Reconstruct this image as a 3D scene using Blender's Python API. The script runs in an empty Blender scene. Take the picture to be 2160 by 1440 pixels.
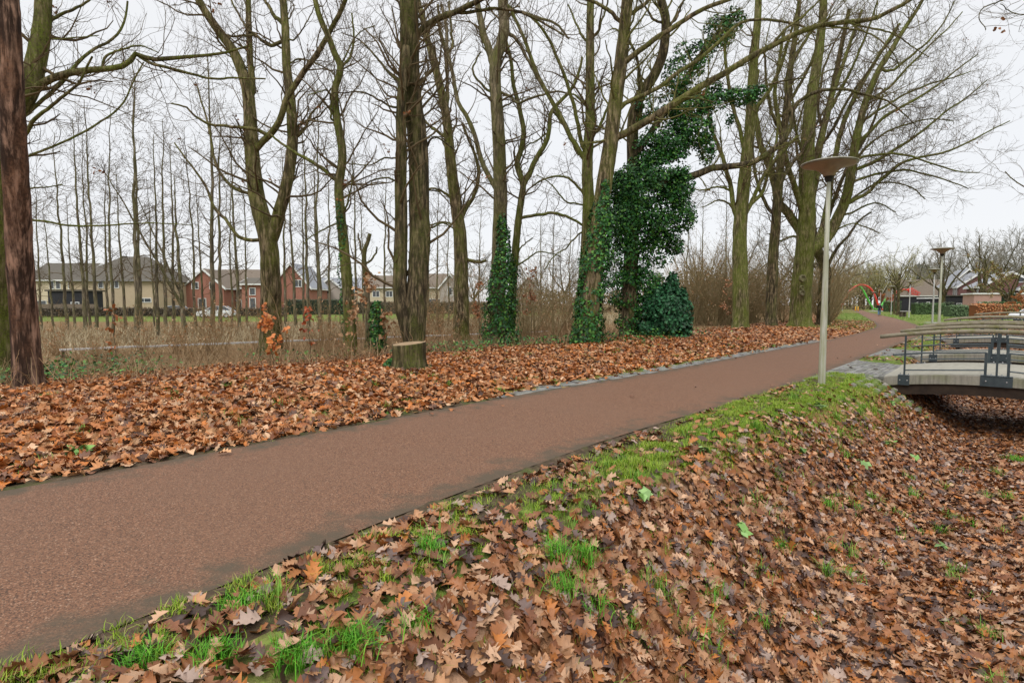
import bpy, bmesh, math, random
import numpy as np
from mathutils import Vector
C = bpy.context.scene.collection
scn = bpy.context.scene
# ------------------------------------------------------------------ camera
F = 1200.0; TH = math.atan(78/1200); CH = 1.55
cd = bpy.data.cameras.new('camera'); cam = bpy.data.objects.new('camera', cd); C.objects.link(cam)
cam.location = (0, 0, CH); cam.rotation_euler = (math.pi/2-TH, 0, 0)
cd.sensor_width = 36; cd.lens = 20; cd.clip_start = .05; cd.clip_end = 3000
scn.camera = cam
# ------------------------------------------------------------------ world: bright overcast
SUN_EL, SUN_AZ = math.radians(48), math.radians(200)
w = bpy.data.worlds.new('World'); scn.world = w; w.use_nodes = True
nt = w.node_tree; nt.nodes.clear()
out = nt.nodes.new('ShaderNodeOutputWorld'); bg = nt.nodes.new('ShaderNodeBackground')
sky = nt.nodes.new('ShaderNodeTexSky'); sky.sky_type = 'NISHITA'; sky.sun_disc = False
sky.sun_elevation = SUN_EL; sky.sun_rotation = SUN_AZ
tc = nt.nodes.new('ShaderNodeTexCoord'); sep = nt.nodes.new('ShaderNodeSeparateXYZ')
rp = nt.nodes.new('ShaderNodeValToRGB'); mx = nt.nodes.new('ShaderNodeMixRGB'); mx.inputs[0].default_value = .015
cl = nt.nodes.new('ShaderNodeTexNoise'); cl.inputs['Scale'].default_value = 1.6; cl.inputs['Detail'].default_value = 3
clr = nt.nodes.new('ShaderNodeMapRange'); clr.inputs[3].default_value = .965; clr.inputs[4].default_value = 1.035
ml = nt.nodes.new('ShaderNodeVectorMath'); ml.operation = 'SCALE'
L = nt.links.new
L(tc.outputs['Generated'], sep.inputs[0]); L(sep.outputs['Z'], rp.inputs[0]); L(tc.outputs['Generated'], cl.inputs[0])
e = rp.color_ramp.elements
e[0].position = 0; e[0].color = (.86, .86, .87, 1); e[1].position = 1; e[1].color = (1, 1, 1, 1)
for p, c in ((.12, (.86, .86, .875)), (.3, (.87, .875, .885)), (.55, (.89, .89, .90))):
    q = e.new(p); q.color = c+(1,)
L(rp.outputs[0], ml.inputs[0]); L(cl.outputs[0], clr.inputs[0]); L(clr.outputs[0], ml.inputs['Scale'])
zb = nt.nodes.new('ShaderNodeMapRange'); zb.inputs[1].default_value = .5; zb.inputs[2].default_value = 1; zb.inputs[3].default_value = 1; zb.inputs[4].default_value = 2.2
ml2 = nt.nodes.new('ShaderNodeVectorMath'); ml2.operation = 'SCALE'
L(sep.outputs['Z'], zb.inputs[0]); L(ml.outputs[0], ml2.inputs[0]); L(zb.outputs[0], ml2.inputs['Scale'])
L(ml2.outputs[0], mx.inputs[1]); L(sky.outputs[0], mx.inputs[2]); L(mx.outputs[0], bg.inputs[0]); L(bg.outputs[0], out.inputs[0])
bg.inputs[1].default_value = 1.0
sl = bpy.data.lights.new('sun', 'SUN'); sl.energy = 1.3; sl.angle = math.radians(25); sl.color = (1, .97, .93)
so = bpy.data.objects.new('sun', sl); C.objects.link(so); so.rotation_euler = (math.pi/2-SUN_EL, 0, math.pi-SUN_AZ)
scn.view_settings.view_transform = 'Standard'; scn.view_settings.look = 'None'
scn.view_settings.exposure = 0.0; scn.view_settings.gamma = 1
scn.cycles.max_bounces = 5; scn.cycles.diffuse_bounces = 3; scn.cycles.glossy_bounces = 2
# ------------------------------------------------------------------ picture <-> world helpers
def D(px, py):
    x = (px-1080)/F; y = (720-py)/F
    return np.array([x, y*math.sin(TH)+math.cos(TH), y*math.cos(TH)-math.sin(TH)])
def P(px, py, Y):
    d = D(px, py); return np.array([0, 0, CH])+d*(Y/d[1])
def G(px, py, z=0.):
    d = D(px, py); return (d*((z-CH)/d[2]))[:2]
OA = G(60, 1400); _b = G(1849, 742)
DD = (_b-OA)/np.linalg.norm(_b-OA); NN = np.array([DD[1], -DD[0]])
def US(u, s): return OA+DD*u+NN*s
# ------------------------------------------------------------------ noise
_R = np.random.RandomState(7).rand(256, 256)
def vn(x, y, sc=1., seed=0):
    x = np.asarray(x, float)*sc+seed*17.3; y = np.asarray(y, float)*sc+seed*5.7
    xi = np.floor(x).astype(int); yi = np.floor(y).astype(int); fx = x-xi; fy = y-yi
    fx = fx*fx*(3-2*fx); fy = fy*fy*(3-2*fy)
    a = _R[xi % 256, yi % 256]; b = _R[(xi+1) % 256, yi % 256]; c = _R[xi % 256, (yi+1) % 256]; d = _R[(xi+1) % 256, (yi+1) % 256]
    return (a*(1-fx)+b*fx)*(1-fy)+(c*(1-fx)+d*fx)*fy
def fbm(x, y, sc=1., seed=0, o=3):
    v = 0; a = .5; t = 0
    for i in range(o): v = v+a*vn(x, y, sc*2**i, seed+i); t += a; a *= .5
    return v/t
def sst(a, b, x):
    t = np.clip((x-a)/(b-a), 0, 1); return t*t*(3-2*t)
# ------------------------------------------------------------------ mesh building
def mkmesh(name, V, Fq, mats, smooth=True, col=None, mi=None):
    V = np.asarray(V, np.float32); me = bpy.data.meshes.new(name)
    if isinstance(Fq, np.ndarray): Fl = [Fq]
    else: Fl = [np.asarray(f) for f in Fq if len(f)]
    me.vertices.add(len(V)); me.vertices.foreach_set('co', V.ravel())
    li = np.concatenate([f.ravel() for f in Fl]).astype(np.int32)
    lt = np.concatenate([np.full(len(f), f.shape[1], np.int32) for f in Fl])
    ls = np.concatenate([[0], np.cumsum(lt)[:-1]]).astype(np.int32)
    me.loops.add(len(li)); me.loops.foreach_set('vertex_index', li)
    me.polygons.add(len(lt)); me.polygons.foreach_set('loop_start', ls); me.polygons.foreach_set('loop_total', lt)
    if mi is not None: me.polygons.foreach_set('material_index', np.asarray(mi, np.int32))
    me.polygons.foreach_set('use_smooth', np.full(len(lt), smooth))
    for m in (mats if isinstance(mats, (list, tuple)) else [mats]): me.materials.append(m)
    if col is not None:
        a = me.color_attributes.new('Col', 'FLOAT_COLOR', 'POINT')
        c4 = np.ones((len(V), 4), np.float32); c4[:, :3] = col; a.data.foreach_set('color', c4.ravel())
    me.update(calc_edges=True); me.validate()
    return me
def link(name, me, parent=None, loc=None):
    o = bpy.data.objects.new(name, me); C.objects.link(o)
    if parent is not None: o.parent = parent
    if loc is not None: o.location = loc
    return o
def tag(o, label=None, cat=None, group=None, kind=None):
    if label: o['label'] = label
    if cat: o['category'] = cat
    if group: o['group'] = group
    if kind: o['kind'] = kind
    return o
def thing(name, label, cat, loc=(0, 0, 0), rz=0, group=None):
    o = bpy.data.objects.new(name, None); C.objects.link(o); o.location = loc; o.rotation_euler = (0, 0, rz)
    o.empty_display_size = .2
    return tag(o, label, cat, group)
def dup(root, loc, rz=0, sc=1., label=None, group=None, szz=None):
    r = root.copy(); C.objects.link(r); r.location = loc; r.rotation_euler = (0, 0, rz); r.scale = (sc, sc, szz or sc)
    if label: r['label'] = label
    if group: r['group'] = group
    for ch in list(root.children):
        c = ch.copy(); C.objects.link(c); c.parent = r
        for g in list(ch.children):
            d = g.copy(); C.objects.link(d); d.parent = c
    return r
class MB:
    def __init__(s): s.v = []; s.f = []; s.n = 0; s.c = []
    def add(s, V, Fc, col=None):
        V = np.asarray(V, float); s.v.append(V)
        for f in (Fc if isinstance(Fc, list) else [Fc]): s.f.append(np.asarray(f)+s.n)
        s.n += len(V)
        s.c.append(np.broadcast_to(np.asarray(col if col is not None else (1, 1, 1), float), (len(V), 3)))
        return s
    def box(s, c, size, M=None, col=None):
        c = np.asarray(c, float); h = np.asarray(size, float)/2
        V = np.array([[x, y, z] for x in (-1, 1) for y in (-1, 1) for z in (-1, 1)])*h
        if M is not None: V = V@np.asarray(M).T
        return s.add(V+c, np.array([[0, 1, 3, 2], [4, 6, 7, 5], [0, 4, 5, 1], [2, 3, 7, 6], [0, 2, 6, 4], [1, 5, 7, 3]]), col)
    def hexa(s, V, col=None):   # 8 verts: bottom 4 ccw, top 4 ccw
        return s.add(V, np.array([[3, 2, 1, 0], [4, 5, 6, 7], [0, 1, 5, 4], [1, 2, 6, 5], [2, 3, 7, 6], [3, 0, 4, 7]]), col)
    def tube(s, pts, r, sides=8, cap=True, col=None):
        pts = np.asarray(pts, float); r = np.broadcast_to(np.asarray(r, float), (len(pts),))
        V, Fq = tubes(pts[None], r[None], sides)
        if cap:
            n = len(pts); fl = [Fq, np.array([list(range(sides))[::-1]]), np.array([[(n-1)*sides+i for i in range(sides)]])]
        else: fl = [Fq]
        return s.add(V, fl, col)
    def lathe(s, prof, c=(0, 0, 0), sides=24, col=None):
        a = np.arange(sides)/sides*2*math.pi; V = []
        for r, z in prof: V.append(np.stack([r*np.cos(a), r*np.sin(a), np.full(sides, z)], 1))
        V = np.concatenate(V)+np.asarray(c); Fq = []
        for i in range(len(prof)-1):
            for j in range(sides):
                k = (j+1) % sides; Fq.append([i*sides+j, i*sides+k, (i+1)*sides+k, (i+1)*sides+j])
        n = len(prof)
        return s.add(V, [np.array(Fq), np.array([list(range(sides))[::-1]]), np.array([[(n-1)*sides+i for i in range(sides)]])], col)
    def build(s, name, mat, parent=None, smooth=False, loc=None, usecol=False):
        V = np.concatenate(s.v); me = mkmesh(name, V, s.f, mat, smooth, np.concatenate(s.c) if usecol else None)
        return link(name, me, parent, loc)
def nrm(a): return a/np.maximum(np.linalg.norm(a, axis=-1, keepdims=True), 1e-9)
def tubes(Pn, R, sides, rough=0, rng=None):
    N, n, _ = Pn.shape
    T = nrm(np.gradient(Pn, axis=1)); m = nrm(T.mean(1))
    ref = np.eye(3)[np.argmin(np.abs(m), axis=1)][:, None, :]
    U = nrm(np.cross(T, ref)); W = np.cross(T, U)
    a = np.arange(sides)/sides*2*math.pi
    ca = np.cos(a)[None, None, :, None]; sa = np.sin(a)[None, None, :, None]
    RR = R[:, :, None, None]
    if rough:
        RR = RR*(1+rough*(rng.rand(N, n, sides, 1)-.5))
    V = Pn[:, :, None, :]+RR*(ca*U[:, :, None, :]+sa*W[:, :, None, :])
    idx = np.arange(N*n*sides).reshape(N, n, sides); nx = np.roll(idx, -1, axis=2)
    Fq = np.stack([idx[:, :-1], nx[:, :-1], nx[:, 1:], idx[:, 1:]], -1).reshape(-1, 4)
    return V.reshape(-1, 3), Fq
def resample(pts, n):
    pts = np.asarray(pts, float); k = len(pts)
    if k == 2: t = np.linspace(0, 1, n)[:, None]; return pts[0]*(1-t)+pts[1]*t
    ext = np.vstack([2*pts[0]-pts[1], pts, 2*pts[-1]-pts[-2]]); o = []
    seg = np.linalg.norm(np.diff(pts, axis=0), axis=1); cs = np.concatenate([[0], np.cumsum(seg)])
    for d in np.linspace(0, cs[-1], n):
        i = min(np.searchsorted(cs, d, side='right')-1, k-2); t = (d-cs[i])/max(seg[i], 1e-9)
        p0, p1, p2, p3 = ext[i:i+4]
        o.append(.5*((2*p1)+(-p0+p2)*t+(2*p0-5*p1+4*p2-p3)*t*t+(-p0+3*p1-3*p2+p3)*t**3))
    return np.array(o)
# ------------------------------------------------------------------ materials
def newmat(name, rough=.8, spec=.3, metal=0.):
    m = bpy.data.materials.new(name); m.use_nodes = True; b = m.node_tree.nodes['Principled BSDF']
    b.inputs['Roughness'].default_value = rough; b.inputs['Specular IOR Level'].default_value = spec; b.inputs['Metallic'].default_value = metal
    return m, m.node_tree, b
def node(nt, t, **k):
    n = nt.nodes.new(t)
    for a, v in k.items(): setattr(n, a, v)
    return n
def ramp(nt, src, stops):
    r = nt.nodes.new('ShaderNodeValToRGB'); e = r.color_ramp.elements
    e[0].position = stops[0][0]; e[0].color = tuple(stops[0][1])+(1,); e[1].position = stops[-1][0]; e[1].color = tuple(stops[-1][1])+(1,)
    for p, c in stops[1:-1]: q = e.new(p); q.color = tuple(c)+(1,)
    nt.links.new(src, r.inputs[0]); return r.outputs[0]
def coords(nt, scale=(1, 1, 1), kind='Object'):
    t = nt.nodes.new('ShaderNodeTexCoord'); mp = nt.nodes.new('ShaderNodeMapping'); mp.inputs['Scale'].default_value = scale
    nt.links.new(t.outputs[kind], mp.inputs[0]); return mp.outputs[0]
def noise(nt, co, sc, det=4, rough=.6):
    n = nt.nodes.new('ShaderNodeTexNoise'); n.inputs['Scale'].default_value = sc; n.inputs['Detail'].default_value = det; n.inputs['Roughness'].default_value = rough
    nt.links.new(co, n.inputs['Vector']); return n.outputs[0]
def mix(nt, f, a, b, mode='MIX'):
    m = nt.nodes.new('ShaderNodeMixRGB'); m.blend_type = mode
    for i, x in enumerate((f, a, b)):
        if hasattr(x, 'links'): nt.links.new(x, m.inputs[i])
        else: m.inputs[i].default_value = x if i == 0 else tuple(x)+(1,)
    return m.outputs[0]
def bump(nt, b, h, strength=.5, dist=.02):
    n = nt.nodes.new('ShaderNodeBump'); n.inputs['Strength'].default_value = strength; n.inputs['Distance'].default_value = dist
    nt.links.new(h, n.inputs['Height']); nt.links.new(n.outputs[0], b.inputs['Normal'])
def simple(name, c1, c2, sc=5, rough=.7, spec=.3, metal=0., bs=0., bd=.005, stretch=(1, 1, 1)):
    m, nt, b = newmat(name, rough, spec, metal); n = noise(nt, coords(nt, stretch), sc)
    nt.links.new(ramp(nt, n, [(.3, c1), (.7, c2)]), b.inputs['Base Color'])
    if bs: bump(nt, b, n, bs, bd)
    return m
def bark(name, dark, light, moss, mamt, sc=1.):
    m, nt, b = newmat(name, .9, .12); co = coords(nt, (1, 1, .14)); co2 = coords(nt, (1, 1, .4)); co3 = coords(nt)
    n = noise(nt, co, 13*sc, 6, .7); n2 = noise(nt, co2, 1.7, 4); n3 = noise(nt, co3, 22, 4, .7); n4 = noise(nt, co3, 3.5, 4)
    c = ramp(nt, n, [(.38, [v*.6 for v in dark]), (.47, dark), (.60, light), (.75, [v*1.25 for v in light])])
    c = mix(nt, ramp(nt, n4, [(.35, (.7, .7, .7)), (.6, (0, 0, 0))]), c, [v*.9 for v in dark])
    mk = ramp(nt, n2, [(.56-.3*mamt, (0, 0, 0)), (.72-.2*mamt, (1, 1, 1))])
    mm = mix(nt, n3, [v*.45 for v in moss], [v*1.2 for v in moss])
    md = nt.nodes.new('ShaderNodeMath'); md.operation = 'MULTIPLY'; nt.links.new(ramp(nt, n3, [(.35, (.15, .15, .15)), (.6, (.85, .85, .85))]), md.inputs[1])
    nt.links.new(mk, md.inputs[0]); nt.links.new(mix(nt, md.outputs[0], c, mm), b.inputs['Base Color']); bump(nt, b, n, 1., .05)
    return m
def attrmat(name, rough=.6, spec=.35, var=.25, transl=0.):
    m, nt, b = newmat(name, rough, spec); a = nt.nodes.new('ShaderNodeVertexColor'); a.layer_name = 'Col'
    n = noise(nt, coords(nt), 40, 2); mr = nt.nodes.new('ShaderNodeMapRange'); mr.inputs[3].default_value = 1-var; mr.inputs[4].default_value = 1+var
    nt.links.new(n, mr.inputs[0]); v = nt.nodes.new('ShaderNodeVectorMath'); v.operation = 'SCALE'
    nt.links.new(a.outputs[0], v.inputs[0]); nt.links.new(mr.outputs[0], v.inputs['Scale']); nt.links.new(v.outputs[0], b.inputs['Base Color'])
    return m
M = {}
M['oak'] = bark('oak_bark', (.06, .045, .025), (0.312, 0.237, 0.144), (.17, .19, .035), .55)
M['oakdark'] = bark('dark_oak_bark', (.045, .035, .02), (0.228, 0.174, 0.102), (.12, .135, .03), .4)
M['mossy'] = bark('mossy_bark', (.06, .045, .025), (0.288, 0.225, 0.138), (.16, .2, .03), .85)
M['smooth'] = bark('smooth_grey_bark', (.11, .09, .055), (0.297, 0.242, 0.154), (.16, .18, .035), .5, 1.4)
M['pine'] = bark('pine_bark', (.045, .026, .018), (.33, .20, .14), (.26, .13, .075), .3, .75)
M['alder'] = bark('alder_bark', (.09, .075, .05), (0.286, 0.242, 0.165), (.17, .18, .06), .5)
M['twig'] = simple('twig_bark', (.085, .06, .035), (.15, .115, .06), 3, .9, .1)
M['twiggreen'] = simple('mossy_twig_bark', (.10, .09, .035), (.17, .16, .05), 3, .9, .1)
M['shrub'] = simple('shrub_twig', (.21, .14, .07), (.38, .26, .14), 2, .9, .1)
M['shrubyellow'] = simple('yellow_brown_twig', (.17, .13, .06), (.34, .27, .15), .8, .9, .1)
M['leaf'] = attrmat('fallen_leaf', .45, .32, .3)
M['grass'] = attrmat('grass_blade', .55, .25, .15)
M['ivy'] = attrmat('ivy_leaf', .48, .28, .15)
M['brick'] = attrmat('paving_brick', .85, .2, .3)
M['stalk'] = attrmat('dry_stalk', .9, .1, .15)
# ------------------------------------------------------------------ path lines
near_px = [(1130, 985), (1400, 894), (1548, 848), (1693, 805), (1754, 779), (1809, 760), (1849, 742), (1891, 729), (1936, 710), (1941, 689), (1901, 675), (1870, 667), (1833, 659), (1812, 652)]
far_px = [(1400, 783), (1627, 739.5), (1727, 721), (1796, 706.5), (1835.5, 694.6), (1850, 686.7), (1838, 676), (1817, 664), (1796, 652)]
NE = [US(-14, 0.1), US(-4, 0.05), US(0, 0), US(1.1, -.13), US(2.2, -.19), US(5.2, -.27), US(8.6, -.08), US(12, .08), US(17.7, .06), US(25, .05), US(33, -.02)]+[G(1941, 689), G(1901, 675), G(1870, 667), G(1833, 659), G(1812, 652)]
FE = [US(-14, -3.15), US(-4, -3.12), US(0, -3.12), US(3.3, -3.1), US(6.8, -3.12), US(11.8, -2.85), US(19.7, -2.78), US(25.7, -2.7), US(32.7, -2.74), US(41, -3.2), US(48.6, -3.95), G(1838, 676), G(1817, 664), G(1796, 652)]
NE = resample(np.array(NE), 160); FE = resample(np.array(FE), 160)
def sdist(x, y, L):   # signed distance, positive to the right of travel
    x = np.asarray(x, float); y = np.asarray(y, float); sh = x.shape; p = np.stack([x.ravel(), y.ravel()], 1)
    best = np.full(len(p), 1e9); sg = np.ones(len(p))
    for i in range(0, len(L)-1):
        a = L[i]; b = L[i+1]; ab = b-a; t = ((p-a)@ab)/(ab@ab)
        lo = -1e9 if i == 0 else 0; hi = 1e9 if i == len(L)-2 else 1
        t = np.clip(t, lo, hi); q = p-(a+t[:, None]*ab); d = (q**2).sum(1); m = d < best
        best[m] = d[m]; sg[m] = np.sign(ab[1]*q[m, 0]-ab[0]*q[m, 1])
    return (np.sqrt(best)*sg).reshape(sh)
NEc = NE[::2]; FEc = FE[::2]
def fields(x, y):
    s = sdist(x, y, NEc); t = -sdist(x, y, FEc)
    u = (x-OA[0])*DD[0]+(y-OA[1])*DD[1]
    return u, s, t
def terrain(x, y, f=None):
    x = np.asarray(x, float); y = np.asarray(y, float)
    u, s, t = f if f else fields(x, y)
    z = np.full(x.shape, -.012)
    edge = 1.0+.12*(vn(x, y, .8, 3)-.5)
    d = sst(edge-.2, edge+1.6, s)*(-1.12)
    d = np.where(s > 3.0, -1.12*(1-sst(3.35, 5.2, s)), d)
    d = np.where(s > 0, d, 0)*(1-sst(44, 50, u))
    mask_r = sst(.6, 1.4, s)
    z = z+d+mask_r*(fbm(x, y, 1.3, 5)-.5)*.10+sst(0.02, .3, s)*.012*(1-mask_r)+sst(.1, .6, s)*(1-mask_r)*(vn(x, y, 3, 2)-.5)*.03
    ml = sst(.5, 2.2, t)*(1-sst(4.5, 8, t)); k = 1-sst(30, 45, u)
    z = z+sst(0., .3, t)*.015+ml*k*(.16+.34*(fbm(x, y, .55, 9)-.4))
    z = z-sst(5.5, 10, t)*.12*k+sst(.5, 2, t)*(fbm(x, y, 1.7, 12)-.5)*.10
    return z
def tz(x, y): return float(terrain(np.array([float(x)]), np.array([float(y)]))[0])
# ground sheet
def axis(parts):
    o = []
    for a, b, st in parts: o += list(np.arange(a, b, st))
    return np.array(o)
xs = axis([(-900, -300, 100), (-300, -100, 20), (-100, -40, 5), (-40, -16, 1), (-16, 34, .2), (34, 60, 1), (60, 160, 5), (160, 400, 20), (400, 1001, 100)])
ys = axis([(-30, -6, 2), (-6, 42, .2), (42, 90, .8), (90, 200, 5), (200, 400, 20), (400, 1601, 150)])
X, Y = np.meshgrid(xs, ys); fu = fields(X, Y); u_, s_, t_ = fu
Z = terrain(X, Y, fu)
nx_, ny_ = len(xs), len(ys); idx = np.arange(nx_*ny_).reshape(ny_, nx_)
Fq = np.stack([idx[:-1, :-1], idx[:-1, 1:], idx[1:, 1:], idx[1:, :-1]], -1).reshape(-1, 4)
# zones: R grass, G leaf litter, B bare soil / dry growth
gr = np.zeros_like(X); lf = np.zeros_like(X)
gr = np.where(s_ > 0, 1-sst(.8, 1.3, s_), gr)*1.0
lf = np.where(s_ > 0, sst(.9, 1.3, s_)*(1-sst(5.0, 5.6, s_)), 0)*(1-sst(44, 50, u_))
gr = np.where(s_ > 4.9, sst(4.9, 5.6, s_), gr); gr = np.where((s_ > 0) & (u_ > 44), np.maximum(gr, sst(44, 50, u_)), gr)
lf = np.where(t_ > 0, 1-sst(5, 9, t_), lf)*1.0
lf = np.where((t_ > 0) & (u_ > 38), lf*(1-.75*sst(38, 46, u_)*(1-sst(3, 4.5, t_))), lf)
gr = np.where((t_ > 0) & (u_ > 36), sst(36, 44, u_)*(1-sst(3, 4.5, t_)), gr)
gr = np.where((t_ > 0) & (Y > 52) & (X < 12), sst(52, 58, Y), gr)
zc = np.stack([gr, lf, np.zeros_like(gr)], -1).reshape(-1, 3)
m, nt, b = newmat('ground', .95, .1)
va = node(nt, 'ShaderNodeVertexColor', layer_name='Col'); sp = node(nt, 'ShaderNodeSeparateColor'); nt.links.new(va.outputs[0], sp.inputs[0])
co = coords(nt); vo = node(nt, 'ShaderNodeTexVoronoi'); vo.inputs['Scale'].default_value = 11; nt.links.new(co, vo.inputs['Vector'])
sc_ = node(nt, 'ShaderNodeSeparateColor'); nt.links.new(vo.outputs['Color'], sc_.inputs[0])
leafc = ramp(nt, sc_.outputs[0], [(0, (.05, .028, .016)), (.25, (.15, .062, .024)), (.5, (.27, .125, .05)), (.75, (.36, .19, .10)), (1, (.44, .27, .17))])
n1 = noise(nt, co, 1.2, 5); n2 = noise(nt, co, 14, 4)
grassc = mix(nt, ramp(nt, n2, [(.40, (0, 0, 0)), (.6, (1, 1, 1))]), (.075, .085, .025), (.16, .24, .04))
grassc = mix(nt, ramp(nt, n1, [(.5, (0, 0, 0)), (.72, (1, 1, 1))]), grassc, (.30, .25, .10))
soil = mix(nt, n2, (.045, .03, .018), (.12, .08, .045)); dry = mix(nt, n2, (.12, .075, .035), (.26, .17, .085))
base = mix(nt, sp.outputs[1], dry, leafc)
gsum = node(nt, 'ShaderNodeMath', operation='ADD'); nt.links.new(n1, gsum.inputs[0]); gsum.inputs[1].default_value = -.28
gm = node(nt, 'ShaderNodeMath', operation='MULTIPLY_ADD'); nt.links.new(n1, gm.inputs[0]); gm.inputs[1].default_value = .4; nt.links.new(sp.outputs[0], gm.inputs[2])
col = mix(nt, ramp(nt, gm.outputs[0], [(.62, (0, 0, 0)), (.85, (1, 1, 1))]), base, grassc)
nt.links.new(col, b.inputs['Base Color']); bump(nt, b, n2, .8, .05); M['ground'] = m
g = link('ground', mkmesh('ground', np.stack([X, Y, Z], -1).reshape(-1, 3), Fq, m, True, zc)); tag(g, kind='structure')
# path
k = 14; W_ = np.linspace(0, 1, k); n = len(NE)
Vp = np.array([[*(NE[i]*(1-a)+FE[i]*a), .002+.012*math.sin(math.pi*a)] for i in range(n) for a in W_])
id2 = np.arange(n*k).reshape(n, k); Fp = np.stack([id2[:-1, :-1], id2[:-1, 1:], id2[1:, 1:], id2[1:, :-1]], -1).reshape(-1, 4)[:, ::-1]
edgec = np.array([[min(a, 1-a)*2, a, 0] for i in range(n) for a in W_])
m, nt, b = newmat('red_asphalt', .75, .25)
co = coords(nt); vo = node(nt, 'ShaderNodeTexVoronoi'); vo.inputs['Scale'].default_value = 140; nt.links.new(co, vo.inputs['Vector'])
sp2 = node(nt, 'ShaderNodeSeparateColor'); nt.links.new(vo.outputs['Color'], sp2.inputs[0])
agg = ramp(nt, sp2.outputs[0], [(0, (.045, .027, .017)), (.35, (.125, .062, .037)), (.7, (.215, .102, .056)), (.93, (.27, .14, .08)), (1, (.38, .25, .17))])
big = noise(nt, co, .7, 4); fine = noise(nt, co, 60, 2)
c0 = mix(nt, ramp(nt, big, [(.35, (0, 0, 0)), (.7, (1, 1, 1))]), agg, (.19, .097, .06)); c1 = mix(nt, .30, agg, c0)
c2 = mix(nt, ramp(nt, big, [(.3, (0, 0, 0)), (.7, (.6, .6, .6))]), c1, (.15, .09, .055), 'MIX'); c2 = mix(nt, .45, c1, c2)
va = node(nt, 'ShaderNodeVertexColor', layer_name='Col'); sp3 = node(nt, 'ShaderNodeSeparateColor'); nt.links.new(va.outputs[0], sp3.inputs[0])
ad = node(nt, 'ShaderNodeMath', operation='ADD'); nt.links.new(sp3.outputs[0], ad.inputs[0]); nt.links.new(noise(nt, co, 3.5, 4), ad.inputs[1])
dirt = ramp(nt, ad.outputs[0], [(.48, (.9, .9, .9)), (.72, (0, 0, 0))])
c3 = mix(nt, dirt, c2, (.085, .065, .042))
nt.links.new(c3, b.inputs['Base Color']); bump(nt, b, vo.outputs['Distance'], .5, .006); M['asphalt'] = m
p = link('cycle_path', mkmesh('cycle_path', Vp, Fp, m, True, edgec)); tag(p, kind='structure')
# grey road crossing at the back and narrow park path
def flat(name, pts, z, mat):
    v = np.array([[a, b_, z] for a, b_ in pts]); o = link(name, mkmesh(name, v, np.array([list(range(len(v)))]), mat, False)); tag(o, kind='structure'); return o
M['road'] = simple('grey_paving', (.20, .19, .18), (.33, .32, .31), 12, .9, .2, 0, .3)
flat('road', [G(1930, 684), G(1952, 679), G(2060, 677.5), G(2400, 677), G(2400, 683.5), G(2160, 685.5)], -.012, M['road'])
flat('park_path', [G(1830, 656.6), G(1980, 657.6), G(2060, 657.6), G(2060, 656.2), G(1970, 656.2), G(1840, 655.2)], .01, M['road'])
# ragged soil edges that creep over the asphalt
m, nt, b = newmat('dark_soil', .9, .2); co = coords(nt); nA = noise(nt, co, 9, 6, .7); nB = noise(nt, co, 60, 3)
cA = ramp(nt, nA, [(.35, (.035, .024, .015)), (.55, (.085, .058, .034)), (.7, (.15, .105, .065))]); cA = mix(nt, ramp(nt, noise(nt, co, 3, 4), [(.5, (0, 0, 0)), (.68, (.6, .6, .6))]), cA, (.07, .10, .02))
nt.links.new(cA, b.inputs['Base Color']); bump(nt, b, nB, .7, .01); M['soil'] = m
def soil(u0, u1, du, line, sgn, w, seed):
    us = np.arange(u0, u1, du); ws = np.concatenate([np.arange(-.16, .3, .03), np.arange(.3, w, .06)]); A, B = np.meshgrid(us, ws, indexing='ij')
    q = OA+A[..., None]*DD; sl = np.interp(us, [(p_-OA)@DD for p_ in line[:120]], [(p_-OA)@NN for p_ in line[:120]])[:, None]
    q = q+(sl+sgn*B)[..., None]*NN; x, y = q[..., 0], q[..., 1]; z = terrain(x, y); z = np.where(B < .4, np.maximum(z, -.004), z)
    h = z+.010+(fbm(x, y, 5, seed, 3)-.5)*.028+(fbm(x, y, 1.3, seed+4, 2)-.5)*.012
    h = np.where(B < .05, .010+(fbm(x, y, 6, seed, 4)-.5)*.05-.045*np.clip((.04-B)/.2, 0, 1)**.7, h); h = np.where(B > w-.2, h-.03, h); V = np.stack([x, y, h], -1).reshape(-1, 3)
    i_ = np.arange(V.shape[0]).reshape(A.shape); Fq = np.stack([i_[:-1, :-1], i_[:-1, 1:], i_[1:, 1:], i_[1:, :-1]], -1).reshape(-1, 4)
    if sgn > 0: Fq = Fq[:, ::-1]
    tag(link('soil', mkmesh('soil', V, Fq, M['soil'], True)), kind='structure')
soil(-2.5, 13.3, .035, NE, 1, .85, 61); soil(-8, 7, .045, FE, -1, .8, 63)
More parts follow.
